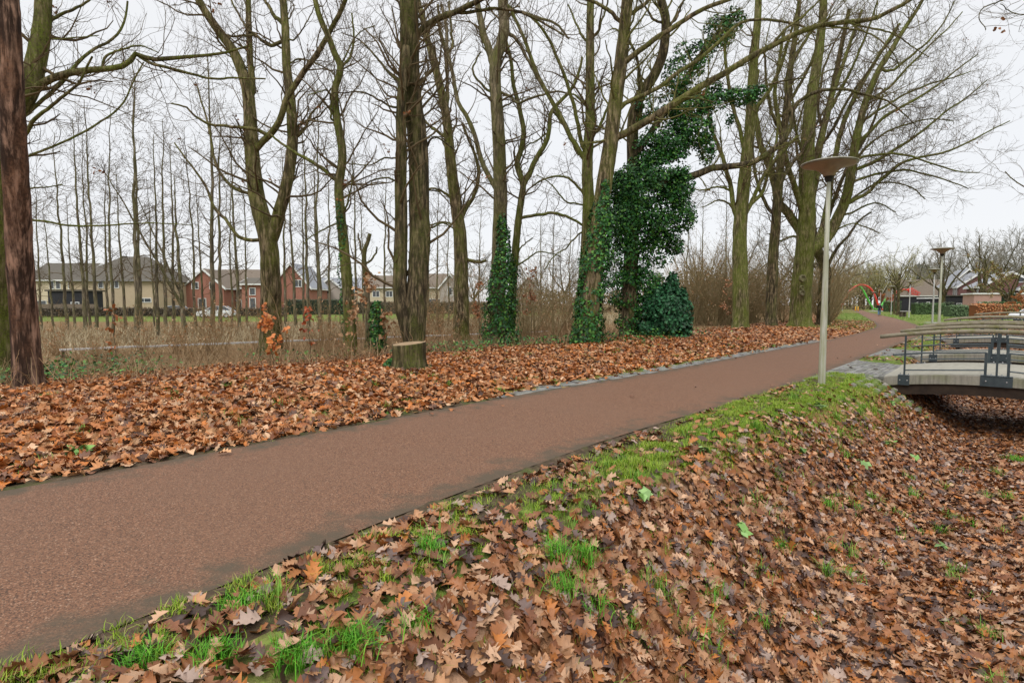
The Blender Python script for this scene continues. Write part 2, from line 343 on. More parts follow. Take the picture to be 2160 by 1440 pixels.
# ------------------------------------------------------------------ paving bricks
def bricks(name, cells, seed):
    rng = np.random.RandomState(seed); mb = MB()
    for (u, s, lu, ls, zz) in cells:
        c = US(u, s); e1 = np.array([*DD, 0]); e2 = np.array([*NN, 0]); a = rng.normal(0, .012)
        q1 = e1*math.cos(a)+e2*math.sin(a); q2 = -e1*math.sin(a)+e2*math.cos(a); z = zz+rng.normal(0, .0025)
        V = []
        for zt, k in ((z-.06, 1.), (z-.004, 1.), (z, .93)):
            for sx, sy in ((-1, -1), (1, -1), (1, 1), (-1, 1)): V.append(np.array([*c, 0])+q1*sx*lu/2*k+q2*sy*ls/2*(k if k == 1 else .88)+np.array([0, 0, zt]))
        Fc = np.array([[0, 1, 5, 4], [1, 2, 6, 5], [2, 3, 7, 6], [3, 0, 4, 7], [4, 5, 9, 8], [5, 6, 10, 9], [6, 7, 11, 10], [7, 4, 8, 11], [8, 9, 10, 11]])[:, ::-1]
        g = rng.uniform(.13, .25); mb.add(V, Fc, (g, g*rng.uniform(.95, 1.0), g*rng.uniform(.84, .95)))
    o = mb.build(name, M['brick'], usecol=True); tag(o, kind='structure'); return o
cells = []
rng = np.random.RandomState(1)
def far_s(u):  # s of far edge
    q = US(u, -3); i = np.argmin(((FE-q)**2).sum(1)); return float((FE[i]-OA)@NN)
for i, u in enumerate(np.arange(6.6, 27.5, .215)):
    fs = far_s(u)
    for r in range(4):
        if u < 7.6 and r > 1+(u-6.6)*2: continue
        if rng.rand() < .04 or (r == 3 and rng.rand() < .5): continue
        cells.append((u+.1*(r % 2), fs-.06-r*.108, .20, .098, .012))
for (ua, ub, fl0, fl1) in ((14.0, 17.1, 1.9, .7), (20.4, 22.6, .9, .9), (30.6, 33, .9, .9)):
    for j, s in enumerate(np.arange(.06, 1.22, .107)):
        k = 1-s/1.2; a = ua-fl0*k**1.5; b2 = ub+fl1*k**1.5
        for u in np.arange(a+(.1 if j % 2 else 0), b2, .215): cells.append((u, s+.05, .20, .098, .012+.0*s))
bricks('paving', cells, 3)
# ------------------------------------------------------------------ leaf templates and scatter
def leaf_template(kind, rng):
    if kind == 'q': # simple folded leaf
        V = np.array([(0, 0, 0), (.5, .28, .06), (1, 0, 0), (.5, -.28, .06)]); return V-[.5, 0, 0], np.array([[0, 1, 2, 3]])[:, ::-1]
    if kind == 'ivy':
        V = np.array([(0, 0, 0), (.15, .42, .05), (.5, .28, .03), (1, 0, -.1), (.5, -.28, .03), (.15, -.42, .05), (.4, 0, -.03)]); return V-[.5, 0, 0], np.array([[0, 6, 2, 1], [0, 5, 4, 6], [6, 4, 3, 2]])
    k = 9 if kind == 'hi' else 5
    t = np.linspace(0, 1, k); env = np.sin(math.pi*np.clip(t*.92+.06, 0, 1))**.8*.36
    lob = np.where(np.arange(k) % 2 == 1, 1.15, .55) if kind == 'hi' else np.array([.15, 1., .62, 1.05, .1])
    a = env*lob*rng.uniform(.85, 1.15, k); b = env*lob*rng.uniform(.85, 1.15, k); a[0] = b[0] = .015
    sh = np.where(lob > 1, .09, -.02); curl = rng.uniform(-1.3, 1.1); fold = rng.uniform(-.25, .85); tw = rng.uniform(-1.1, 1.1)
    mid = np.stack([t, 0*t, curl*(t-.5)**2], 1); V = []
    for i in range(k):
        for w_, sg in ((a[i], 1), (0, 0), (b[i], -1)):
            z = mid[i, 2]+fold*abs(w_)+tw*(t[i]-.5)*w_*sg+(rng.uniform(-.05, .05) if sg else 0)
            V.append((t[i]+(sh[i] if sg else 0), w_*sg, z))
    V = np.array(V)-[.5, 0, 0]; Fq = []
    for i in range(k-1): Fq += [[i*3, i*3+1, i*3+4, i*3+3], [i*3+1, i*3+2, i*3+5, i*3+4]]
    return V, np.array(Fq)
def leafcloud(p, nr, size, kind, rng, cols, wt=None, flat=None):
    nr = nrm(nr); N = len(p); a = rng.normal(0, 1, (N, 3)); a = nrm(a-(a*nr).sum(1, keepdims=True)*nr); b = np.cross(nr, a)
    R = np.stack([a, b, nr], 2)   # columns
    nt_ = 8 if kind in ('hi', 'lo') else 1; tid = rng.randint(0, nt_, N); Vs = []; Fs = []; Cs = []; off = 0
    cols = np.asarray(cols); ci = rng.choice(len(cols), N, p=wt); cc = cols[ci]*rng.uniform(.72, 1.3, (N, 1))
    for k in range(nt_):
        T, Ft = leaf_template(kind, np.random.RandomState(100+k)); m_ = tid == k; n = m_.sum()
        if not n: continue
        V = np.einsum('nij,kj->nki', R[m_], T)*np.asarray(size)[m_][:, None, None]+p[m_][:, None, :]
        Vs.append(V.reshape(-1, 3)); Fs.append((Ft[None]+(np.arange(n)*len(T))[:, None, None]).reshape(-1, Ft.shape[1])+off)
        Cs.append(np.repeat(cc[m_], len(T), axis=0)); off += n*len(T)
    return np.concatenate(Vs), np.concatenate(Fs), np.concatenate(Cs)
BROWN = [(.36, .185, .09), (.26, .105, .04), (.43, .26, .155), (.17, .065, .028), (.065, .034, .024), (.33, .235, .185), (.36, .13, .03), (.14, .09, .075)]
BW = [.17, .22, .12, .18, .11, .07, .07, .06]
# ------------------------------------------------------------------ footbridges
m, nt, b = newmat('mossy_concrete', .85, .25); co = coords(nt); nz = noise(nt, co, 3, 5); nf = noise(nt, co, 40, 3)
st = noise(nt, coords(nt, (6, 6, .6)), 3, 4)
cc = mix(nt, nf, (.20, .185, .15), (.34, .315, .26)); cc = mix(nt, ramp(nt, nz, [(.45, (0, 0, 0)), (.75, (.7, .7, .7))]), cc, (.15, .17, .06)); cc = mix(nt, ramp(nt, st, [(.45, (0, 0, 0)), (.7, (.5, .5, .5))]), cc, (.08, .075, .06))
nt.links.new(cc, b.inputs['Base Color']); bump(nt, b, nf, .4, .004); M['concrete'] = m
M['deck'] = simple('deck_surface', (.24, .225, .185), (.36, .34, .28), 9, .85, .25, 0, .5, .003)
M['steel'] = simple('blue_grey_painted_steel', (.032, .045, .052), (.06, .078, .085), 8, .4, .5, .3, .1, .001)
M['darksteel'] = simple('rusty_dark_beam', (.025, .017, .013), (.05, .033, .022), 6, .8, .2)
m, nt, b = newmat('weathered_handrail', .85, .2); co = coords(nt, (1, 1, 1)); g1 = noise(nt, co, 5, 4); g2 = noise(nt, co, 35, 4)
wc = mix(nt, g2, (.12, .10, .07), (.34, .30, .22)); wc = mix(nt, ramp(nt, g1, [(.48, (0, 0, 0)), (.66, (.75, .75, .75))]), wc, (.13, .13, .035))
nt.links.new(wc, b.inputs['Base Color']); bump(nt, b, g2, .6, .01); M['rail'] = m
M['galv'] = simple('galvanised_bolt', (.5, .5, .5), (.7, .7, .7), 20, .35, .5, .8)
def bridge(u0, u1, label, detail=True, s0=1.16, s1=4.95):
    mid = (s0+s1)/2; half = (s1-s0)/2
    org = US(u0, mid); root = thing('footbridge', label, 'footbridge', (org[0], org[1], 0), math.atan2(NN[1], NN[0]), 'arched concrete footbridges over the leaf filled ditch')
    W = u1-u0; arch = lambda l: .16*(1-(l/half)**2)
    # local x along bridge (s), local y = -u side: rotation of NN -> +x ; DD -> +y
    ls = np.linspace(-half, half, 25); V = []; 
    for l in ls:
        z = arch(l)
        V += [(l, -.10, z-.185), (l, W+.10, z-.185), (l, W+.10, z-.006), (l, W+.085, z), (l, -.085, z), (l, -.10, z-.006)]
    V = np.array(V); Fc = []
    for i in range(24):
        for j in range(6):
            k = (j+1) % 6; Fc.append([i*6+j, i*6+k, (i+1)*6+k, (i+1)*6+j])
    mb = MB().add(V, [np.array(Fc)[:, ::-1], np.array([list(range(6)), [24*6+i for i in range(5, -1, -1)]])]); mb.build('deck', M['concrete'], root)
    V = []
    for l in ls: V += [(l, -.02, arch(l)+.004), (l, W+.02, arch(l)+.004)]
    MB().add(V, np.array([[2*i, 2*i+2, 2*i+3, 2*i+1] for i in range(24)])).build('walking_surface', M['deck'], root)
    for y in (.02, W-.02):
        mb = MB()
        for i in range(24):
            a, c = ls[i]*.93, ls[i+1]*.93
            mb.hexa([(a, y-.07, arch(a)-.40), (c, y-.07, arch(c)-.40), (c, y+.07, arch(c)-.40), (a, y+.07, arch(a)-.40), (a, y-.07, arch(a)-.187), (c, y-.07, arch(c)-.187), (c, y+.07, arch(c)-.187), (a, y+.07, arch(a)-.187)])
        mb.build('beam', M['darksteel'], root)
    MB().box((-half+.12, W/2, -.55), (.25, W+.1, .75)).build('abutment', M['concrete'], root)
    for y, sg in ((0, -1), (W, 1)):
        r = MB().tube([(l, y, .865+arch(l)) for l in np.linspace(-half-.04, half+.04, 22)], .042, 10).build('handrail', M['rail'], root, True)
        zt = lambda l: .83+arch(l)
        for l, base in ((-half+.42, 1), (0, 1), (half-.42, 1)):
            MB().box((l, y+sg*.03, (arch(l)+zt(l))/2), (.035, .014, zt(l)-arch(l))).build('post', M['steel'], r)
        for sx in (-1, 1):
            lc = sx*.17; a = sx*(half-.2)
            MB().tube([(a, y, .45+arch(a)), (sx*half*.6, y, .45+arch(half*.6)), (lc, y, .455+arch(lc))], .017, 8).build('mid_rail', M['steel'], r)
            MB().tube([(sx*(half-.42), y, .11+arch(half-.42)), (lc, y, .11+arch(lc))], .014, 8).build('lower_rail', M['steel'], r)
            MB().box((lc, y, arch(lc)+.233), (.045, .045, .45)).build('corner_post', M['steel'], r)
        for l, wd in ((-half+.42, .2), (0, .48), (half-.42, .2)):
            pl = MB().box((l, y+sg*.03, arch(l)+.008), (wd, .17, .012)).box((l, y+sg*.108, arch(l)-.10), (wd, .012, .188)).build('bracket_plate', M['steel'], r)
            for k in (-1, 1):
                MB().tube([(l+k*wd*.32, y+sg*.112, arch(l)-.09), (l+k*wd*.32, y+sg*.128, arch(l)-.09)], .013, 6).build('bolt', M['galv'], r)
                MB().tube([(l+k*min(wd*.36, .08), y, arch(l)+.012), (l+k*min(wd*.36, .08), y, arch(l)+.045)], .013, 6).build('bolt', M['galv'], r)
bridge(14.0, 17.15, 'nearest arched concrete footbridge with mossy wooden handrails and dark steel railings')
bridge(20.4, 22.6, 'second footbridge beyond the nearest one, narrower, with grey wooden handrails')
bridge(30.8, 33.0, 'third footbridge along the ditch, its handrail green with moss')
bridge(49.0, 51.5, 'farthest footbridge in front of the rust coloured hedge', s0=1.6, s1=6.2)
# ------------------------------------------------------------------ street lamps
M['pole'] = simple('weathered_alu_pole', (.36, .35, .31), (.62, .62, .60), 3, .5, .5, .35, .2, .002, (8, 8, 1))
M['polegreen'] = simple('algae_stained_pole', (.27, .28, .14), (.52, .51, .44), 2.5, .6, .4, .2, .2, .002, (8, 8, .7))
M['shade'] = simple('brown_lamp_bowl', (.20, .135, .085), (.30, .21, .14), 5, .35, .5)
M['shadetop'] = simple('mossy_lamp_lid', (.16, .15, .09), (.40, .38, .33), 6, .6, .4)
M['black'] = simple('black_plastic', (.012, .012, .012), (.02, .02, .02), 5, .5, .4)
def lamp(x, y, label, H=4.2, mat='pole', s=1.):
    root = thing('street_lamp', label, 'street lamp', (x, y, tz(x, y)), 0, 'street lamps with flat disc heads along the path')
    MB().lathe([(.066, -.05), (.064, .02), (.060, 1.2), (.044, 2.5), (.036, H-.33)], sides=16).build('pole', M[mat], root, True)
    MB().lathe([(.05, H-.36), (.07, H-.33), (.075, H-.27), (.10, H-.265)], sides=16).build('collar', M['black'], root, True)
    MB().lathe([(.085, H-.262), (.10, H-.25), (.105, H-.225), (.135, H-.185), (.175, H-.15), (.235, H-.11), (.33, H-.075), (.42, H-.052), (.478, H-.04)], sides=40).build('bowl', M['shade'], root, True)
    MB().lathe([(.485, H-.03), (.487, H-.012), (.44, H+.004), (.30, H+.028), (.12, H+.045), (.01, H+.05)], sides=40).build('lid', M['shadetop'], root, True)
    return root
lamp(*G(1733, 812), 'tall street lamp in the grass verge beside the nearest footbridge', mat='polegreen')
for (px, Yd, lab, mt) in ((1982, 27.2, 'second street lamp, algae stained, standing behind the footbridge handrails', 'polegreen'), (1968, 43, 'street lamp with clean white pole just left of the algae stained one', 'pole'), (1918, 66, 'street lamp beside the bench, in front of the right green tube', 'pole'), (1880, 84, 'street lamp between the person and the bench', 'pole'), (1856.5, 102, 'street lamp right behind the walking person', 'pole'), (1842, 122, 'street lamp in front of the foot of the red arch', 'pole'), (1799, 190, 'small far street lamp framed under the red arch', 'pole'), (1777, 135, 'street lamp at the left foot of the red arch', 'pole')):
    q = P(px, 650, Yd); lamp(q[0], q[1], lab, mat=mt)
# ------------------------------------------------------------------ tube sculptures
M['redtube'] = simple('red_plastic_tube', (.62, .045, .03), (.75, .07, .05), 2, .35, .5)
M['greentube'] = simple('green_plastic_tube', (.09, .52, .06), (.14, .62, .10), 2, .35, .5)
def px_line(pts, Yd, dy=0): return np.array([P(a, b, Yd+dy*i) for i, (a, b) in enumerate(pts)])
def rounded(mb, pts, r, n=60):
    q = resample(pts, n); R = np.full(n, r); q = np.vstack([q[0]-(q[1]-q[0])*.3, q, q[-1]+(q[-1]-q[-2])*.3]); R = np.concatenate([[r*.5], R, [r*.5]]); return mb.tube(q, R, 12)
Ys = 146
r = thing('tube_sculpture', 'red tube sculpture arching high over the path and dipping behind the person', 'sculpture', tuple(P(1822, 654, Ys)[:2])+(0,))
bo = np.array(r.location)
rounded(MB(), px_line([(1774, 648), (1782, 632), (1792, 615), (1805, 604), (1817, 600.5), (1830, 604), (1840, 613), (1848, 630), (1853, 645), (1859, 652), (1866, 652.5), (1873, 647), (1879.5, 636), (1886, 622), (1894, 614), (1903, 611), (1917, 611.5)], Ys)-bo, .23).build('tube', M['redtube'], r, True)
mb = MB(); q0, q1 = P(1915, 611.5, Ys)-bo, P(1938, 619.5, Ys)-bo
for i in range(8):
    a = i/8*2*math.pi; off = np.array([0, math.cos(a), math.sin(a)]); mb.tube([q0+off*.25, q0+(q1-q0)*.35+off*.85, q1+off*.5], .06, 5)
for k_, rr in ((.2, .55), (.35, .85), (.6, .72), (.8, .6), (1, .5)):
    mb.tube([q0+(q1-q0)*k_+np.array([0, math.cos(a), math.sin(a)])*rr for a in np.linspace(0, 2*math.pi, 13)], .06, 5, False)
mb.build('net_head', M['redtube'], r)
r = thing('tube_sculpture', 'green tube sculpture swooping down from the top of the red arch', 'sculpture', tuple(P(1840, 654, Ys+3)[:2])+(0,)); bo = np.array(r.location)
rounded(MB(), px_line([(1798, 600.5), (1810, 602), (1820, 611), (1829, 628), (1837, 643), (1843, 650.5), (1851, 652), (1858, 646), (1869, 629.5)], Ys+3)-bo, .22).build('tube', M['greentube'], r, True)
r = thing('tube_sculpture', 'separate green U shaped tube to the right of the tree trunks', 'sculpture', tuple(P(1912, 654, Ys-4)[:2])+(0,)); bo = np.array(r.location)
rounded(MB(), px_line([(1896.5, 633), (1901, 643), (1907, 650), (1914, 652.7), (1921, 650.5), (1927, 646), (1933.5, 640.5)], Ys-4)-bo, .25, 40).build('tube', M['greentube'], r, True)
# yellow play posts
M['yellow'] = simple('yellow_plastic', (.75, .36, .03), (.85, .45, .05), 4, .5, .4)
for px, lab in ((1804.5, 'left slim yellow post at the path edge under the arch'), (1810, 'yellow post on a grey foot on the path under the arch')):
    q = P(px, 652, 125); r = thing('bollard', lab, 'bollard', (q[0], q[1], 0), 0, 'yellow posts under the arch')
    MB().lathe([(.12, .06), (.14, .5), (.09, .8), (.13, 1.05), (.05, 1.1)], sides=12).build('post', M['yellow'], r, True)
    MB().lathe([(.45, 0), (.42, .06), (.1, .07)] if px > 1806 else [(.2, 0), (.18, .06), (.1, .07)], sides=16).build('foot', M['road'], r)
# bench
q = P(1904, 662, 69); r = thing('park_bench', 'plain backless wooden bench on the lawn beside the path', 'bench', (q[0], q[1], -.03), .2)
M['wood'] = simple('dark_weathered_wood', (.07, .055, .04), (.15, .12, .09), 6, .9, .1)
MB().box((0, 0, .70), (1.15, .42, .06)).build('seat', M['wood'], r)
for x in (-.22, .30): MB().box((x, 0, .335), (.2, .3, .67)).build('leg', M['wood'], r)
# ------------------------------------------------------------------ person
def skinmesh(name, verts, edges, radii, mat, parent, root=0, sub=2):
    me = bpy.data.meshes.new(name); bm = bmesh.new(); sk = bm.verts.layers.skin.verify(); vs = []
    for i, v in enumerate(verts):
        q = bm.verts.new(v); r_ = radii[i]; q[sk].radius = (r_, r_) if not isinstance(r_, tuple) else r_; q[sk].use_root = (i == root); vs.append(q)
    for a, c in edges: bm.edges.new((vs[a], vs[c]))
    bm.to_mesh(me); bm.free(); me.materials.append(mat); o = link(name, me, parent)
    a = o.modifiers.new('skin', 'SKIN'); a.use_smooth_shade = True; s = o.modifiers.new('sub', 'SUBSURF'); s.levels = sub; s.render_levels = sub
    return o
M['skin'] = simple('skin', (.42, .25, .18), (.5, .31, .23), 6, .6, .3); M['jacket'] = simple('black_jacket', (.012, .012, .014), (.025, .025, .028), 8, .8, .2)
M['jeans'] = simple('blue_jeans', (.05, .11, .22), (.10, .19, .34), 6, .85, .2); M['hair'] = simple('dark_hair', (.03, .022, .016), (.05, .035, .025), 9, .8, .2); M['shoe'] = simple('dark_shoe', (.02, .02, .02), (.04, .035, .03), 6, .6, .3)
q = P(1854.5, 660, 77); pr = thing('person', 'person in a black jacket and blue jeans walking away along the path', 'person', (q[0], q[1], .005), -.5)
# faces +y (away)
vb = [(0, 0, .93), (0, .01, 1.12), (0, .01, 1.36), (0, .0, 1.47), (0, .02, 1.57), (0, .03, 1.66), (0, .02, 1.72),
      (.17, 0, 1.40), (.24, -.03, 1.14), (.25, .08, .92), (.25, .12, .86), (-.17, 0, 1.40), (-.25, .05, 1.15), (-.27, .0, .92), (-.27, -.01, .86),
      (.09, 0, .88), (.10, .12, .50), (.10, .06, .12), (.10, .20, .04), (-.09, 0, .88), (-.10, -.06, .50), (-.10, -.20, .14), (-.10, -.10, .04)]
eb = [(0, 1), (1, 2), (2, 3), (3, 4), (4, 5), (5, 6), (2, 7), (7, 8), (8, 9), (9, 10), (2, 11), (11, 12), (12, 13), (13, 14), (0, 15), (15, 16), (16, 17), (17, 18), (0, 19), (19, 20), (20, 21), (21, 22)]
rb = [.11, .11, .12, .05, .075, .09, .05, .05, .042, .03, .035, .05, .042, .03, .035, .08, .055, .035, .035, .08, .055, .035, .035]
vb2 = list(vb); eb2 = list(eb); rb2 = list(rb)
for wi, sg in ((10, 1), (14, -1)):   # fingers and thumb
    wx, wy, wz = vb[wi]
    for k_ in range(4):
        i0 = len(vb2); yy = wy-.03+.02*k_; ln = (.07, .08, .075, .06)[k_]
        vb2 += [(wx, yy, wz-.035), (wx-.012*sg, yy, wz-.035-ln*.6), (wx-.03*sg, yy, wz-.035-ln)]; rb2 += [.011, .009, .008]; eb2 += [(wi, i0), (i0, i0+1), (i0+1, i0+2)]
    i0 = len(vb2); vb2 += [(wx-.02*sg, wy+.045, wz-.01), (wx-.03*sg, wy+.055, wz-.05)]; rb2 += [.011, .009]; eb2 += [(wi, i0), (i0, i0+1)]
skinmesh('body', vb2, eb2, rb2, M['skin'], pr)
skinmesh('jacket', [vb[0], vb[1], vb[2], (0, 0, 1.45), vb[7], vb[8], (.25, .075, .93), vb[11], vb[12], (-.27, .0, .93), (0, 0, .83)], [(0, 1), (1, 2), (2, 3), (2, 4), (4, 5), (5, 6), (2, 7), (7, 8), (8, 9), (0, 10)], [.17, .18, .17, .085, .085, .07, .055, .085, .07, .055, .165], M['jacket'], pr)
skinmesh('jeans', [(0, 0, .90), vb[15], vb[16], vb[17], vb[19], vb[20], vb[21]], [(0, 1), (1, 2), (2, 3), (0, 4), (4, 5), (5, 6)], [.14, .105, .078, .062, .105, .078, .062], M['jeans'], pr)
for a, c in ((vb[17], vb[18]), (vb[21], vb[22])): skinmesh('shoe', [(a[0], a[1]-.03, .06), ((a[0]+c[0])/2, (a[1]+c[1])/2, .05), (c[0], c[1]+.04, .04)], [(0, 1), (1, 2)], [.055, .05, .04], M['shoe'], pr)
skinmesh('hair', [(0, -.01, 1.60), (0, .0, 1.68), (0, .02, 1.735)], [(0, 1), (1, 2)], [.085, .10, .06], M['hair'], pr)
# ------------------------------------------------------------------ houses
def wallmat(name, c1, c2, mort, sc=1.):
    m, nt, b = newmat(name, .9, .15); t = node(nt, 'ShaderNodeTexCoord'); s = node(nt, 'ShaderNodeSeparateXYZ'); nt.links.new(t.outputs['Object'], s.inputs[0])
    a = node(nt, 'ShaderNodeMath', operation='ADD'); nt.links.new(s.outputs[0], a.inputs[0]); nt.links.new(s.outputs[1], a.inputs[1]); c = node(nt, 'ShaderNodeCombineXYZ'); nt.links.new(a.outputs[0], c.inputs[0]); nt.links.new(s.outputs[2], c.inputs[1])
    br = node(nt, 'ShaderNodeTexBrick'); br.inputs['Scale'].default_value = 4.5*sc; br.inputs['Color1'].default_value = c1+(1,); br.inputs['Color2'].default_value = c2+(1,); br.inputs['Mortar'].default_value = mort+(1,); br.inputs['Mortar Size'].default_value = .015
    nt.links.new(c.outputs[0], br.inputs[0]); n = noise(nt, t.outputs['Object'], .8, 4); nt.links.new(mix(nt, .35, br.outputs[0], mix(nt, n, tuple(x*.6 for x in c1), tuple(min(1, x*1.3) for x in c2))), b.inputs['Base Color']); return m
def roofmat(name, c1, c2):
    m, nt, b = newmat(name, .8, .25); co = coords(nt); wv = node(nt, 'ShaderNodeTexWave', bands_direction='Z'); wv.inputs['Scale'].default_value = 1.6; wv.inputs['Distortion'].default_value = .4; nt.links.new(co, wv.inputs[0])
    n = noise(nt, co, 3, 4); nt.links.new(mix(nt, n, c1, c2), b.inputs['Base Color']); bump(nt, b, wv.outputs[0], .6, .06); return m
M['beige'] = wallmat('beige_brick', (.46, .36, .24), (.54, .43, .29), (.5, .42, .32)); M['cream'] = wallmat('cream_wall', (.55, .46, .32), (.62, .53, .38), (.6, .52, .4))
M['redbrick'] = wallmat('red_brick', (.30, .12, .085), (.38, .16, .11), (.35, .28, .24)); M['purple'] = wallmat('purple_brick', (.14, .065, .06), (.19, .09, .08), (.2, .15, .14)); M['darkwall'] = wallmat('black_cladding', (.03, .03, .034), (.05, .05, .055), (.02, .02, .02))
M['paleb'] = wallmat('pale_brick', (.36, .31, .27), (.44, .38, .33), (.4, .36, .32)); M['pinkb'] = wallmat('pink_brick', (.42, .24, .20), (.5, .3, .25), (.45, .36, .32)); M['brownb'] = wallmat('brown_brick', (.17, .11, .08), (.24, .16, .12), (.24, .2, .17))
M['roofd'] = roofmat('dark_roof_tiles', (.075, .065, .052), (.14, .125, .10)); M['roofb'] = roofmat('brown_roof_tiles', (.13, .10, .075), (.22, .18, .14)); M['roofg'] = roofmat('grey_wet_roof_tiles', (.20, .21, .23), (.36, .37, .40))
M['white'] = simple('white_paint', (.72, .72, .70), (.82, .82, .8), 4, .5, .4); M['glass'] = simple('window_glass', (.03, .035, .04), (.10, .11, .12), 1.5, .12, .6)
def house(name, label, px0, Y, wm, dm, eave, ridge, style, wall, roof, wins=(), yaw=0., trim=True, z0=0., chim=None):
    """front-left corner seen at px0 at depth Y; style gable (gable faces us), side (ridge along the front), hip, flat"""
    x0 = (px0-1080)/F*Y; root = thing(name, label, 'house' if 'shed' not in name and 'garage' not in name else name.split('_')[-1], (x0, Y, z0), yaw)
    W, Dp = wm, dm
    if style == 'gable': ch = [(0, 0), (W, 0), (W, eave), (W/2, ridge), (0, eave)]; ax = 'y'; n = Dp
    elif style == 'side': ch = [(0, 0), (Dp, 0), (Dp, eave), (Dp/2, ridge), (0, eave)]; ax = 'x'; n = W
    if style in ('gable', 'side'):
        f3 = (lambda a, z, t: (a, t, z)) if ax == 'y' else (lambda a, z, t: (t, a, z))
        V = [f3(a, z, 0) for a, z in ch]+[f3(a, z, n) for a, z in ch]
        mb = MB().add(V, [np.array([[0, 1, 2, 3, 4], [9, 8, 7, 6, 5]]), np.array([[i, (i+1) % 5, 5+(i+1) % 5, 5+i] for i in (1, 4)])]); mb.build('wall', M[wall], root)
        span = W if style == 'gable' else Dp; sl = (ridge-eave)/(span/2); ov = .45; mb = MB(); tr = MB()
        for sg in (0, 1):
            e0 = -ov if sg == 0 else span+ov; ze = eave-ov*sl
            lo = [(e0, ze+.03), (span/2, ridge+.03), (span/2, ridge+.27), (e0, ze+.27)]
            V = [f3(a, z, -.35) for a, z in lo]+[f3(a, z, n+.35) for a, z in lo]
            mb.hexa([V[0], V[1], V[5], V[4], V[3], V[2], V[6], V[7]])
            for tt in (-.40, n+.352):
                lo2 = [(e0, ze-.10), (span/2, ridge-.10), (span/2, ridge+.30), (e0, ze+.30)]
                V = [f3(a, z, tt) for a, z in lo2]+[f3(a, z, tt+.045) for a, z in lo2]; tr.hexa([V[0], V[1], V[5], V[4], V[3], V[2], V[6], V[7]])
            V = f3(e0, ze+.13, n/2); tr.box(V, (.14, n+.6, .2) if ax == 'y' else (n+.6, .14, .2))
        mb.build('roof', M[roof], root)
        if trim: tr.build('verge_board', M['white'], root)
    elif style == 'hip':
        MB().box((W/2, Dp/2, eave/2), (W, Dp, eave)).build('wall', M[wall], root)
        h = Dp*.42; o = .5; V = [(-o, -o, eave), (W+o, -o, eave), (W+o, Dp+o, eave), (-o, Dp+o, eave), (h, Dp/2, ridge), (W-h, Dp/2, ridge)]
        MB().add(V, [np.array([[0, 1, 5, 4], [2, 3, 4, 5]]), np.array([[3, 0, 4], [1, 2, 5]]), np.array([[3, 2, 1, 0]])]).build('roof', M[roof], root)
        MB().box((W/2, -o-.07, eave-.02), (W+1.1, .13, .2)).build('gutter', M['road'], root)
    else:
        MB().box((W/2, Dp/2, eave/2), (W, Dp, eave)).build('wall', M[wall], root); MB().box((W/2, Dp/2, eave+.12), (W+.5, Dp+.5, .22)).build('roof', M[roof], root)
    for wn in wins:
        lx, lz, ww, wh = wn[:4]; face = wn[4] if len(wn) > 4 else 'f'; fr = MB(); t = .09
        g3 = (lambda a, d, z: (a, -d, z)) if face == 'f' else (lambda a, d, z: (-d, a, z))
        def bx(a, z, sa, sz, d0, d1): 
            c = g3(a, (d0+d1)/2, z); s3 = (sa, d1-d0, sz) if face == 'f' else (d1-d0, sa, sz); return c, s3
        for a, z, sa, sz in ((lx+ww/2, lz+t/2, ww, t), (lx+ww/2, lz+wh-t/2, ww, t), (lx+t/2, lz+wh/2, t, wh-2*t), (lx+ww-t/2, lz+wh/2, t, wh-2*t)): fr.box(*bx(a, z, sa, sz, .003, .09))
        if ww > 1.1: fr.box(*bx(lx+ww/2, lz+wh/2, t*.8, wh-2*t, .004, .085))
        f_ = fr.build('window', M['white'], root); MB().box(*bx(lx+ww/2, lz+wh/2, ww-2*t, wh-2*t, .002, .04)).build('pane', M['glass'], f_)
    if chim: MB().box(chim[0], chim[1]).build('chimney', M['roofd'], root)
    return root
def zp(py, Y): return (642-py)/F*Y+CH
# left houses
Yh = 88
house('detached_house', 'large beige house with dark hipped roof behind the slender trees at far left', 150, Yh, 13.4, 11, zp(592, Yh), zp(536, Yh), 'hip', 'beige', 'roofd', [(1.0, zp(647, Yh), 2.0, 1.4), (3.4, zp(645, Yh), .9, 2.0), (4.5, zp(608, Yh), .8, 1.2), (6.4, zp(608, Yh), 1.3, 1.3), (10.4, zp(638, Yh), 2.2, .7), (4.2, zp(567, Yh), 1.6, .8, 'f')][:5], chim=((5, 5.5, 8.8), (.7, .7, 1.2)))
house('terraced_house', 'cream house with low dark roof, leftmost, beside the pine', 62, 92, 8.6, 9, zp(590, 92), zp(555, 92), 'side', 'cream', 'roofd', [(3.6, 4.0, .8, 1.4), (4.6, 4.0, .8, 1.4), (6.6, 4.0, 1.2, 1.4), (1.2, .8, 1.8, 1.4)])
house('garage', 'low dark flat roofed garage in front of the cream house', 104, 80, 5.2, 3.5, zp(616, 80)+.1, 0, 'flat', 'darkwall', 'roofd', [(3.2, .9, 1.2, 1.0)])
house('brick_house', 'narrow red brick gabled house just right of the beige house', 392, 96, 6.6, 9, zp(606, 96), zp(570, 96), 'gable', 'redbrick', 'roofb', [(1.2, 4.1, 1.2, 1.2), (4.2, 4.1, .8, 1.2), (2.2, .4, 1.4, 2.2)])
house('brick_house', 'long brown brick house with wide tiled roof left of the forked oak', 448, 100, 9.2, 9, zp(606, 100), zp(569, 100), 'side', 'brownb', 'roofb', [(1.2, 4.0, 1.4, 1.2), (5.6, 4.0, 1.4, 1.2), (3.5, .5, 1.8, 1.9)])
house('brick_house', 'small pinkish red house part hidden by the forked oak trunk', 512, 90, 3.4, 6, zp(600, 90), zp(588, 90), 'side', 'redbrick', 'roofd', [(1.2, .4, 1.0, 2.2), (1.2, 3.0, 1.0, 1.2)])
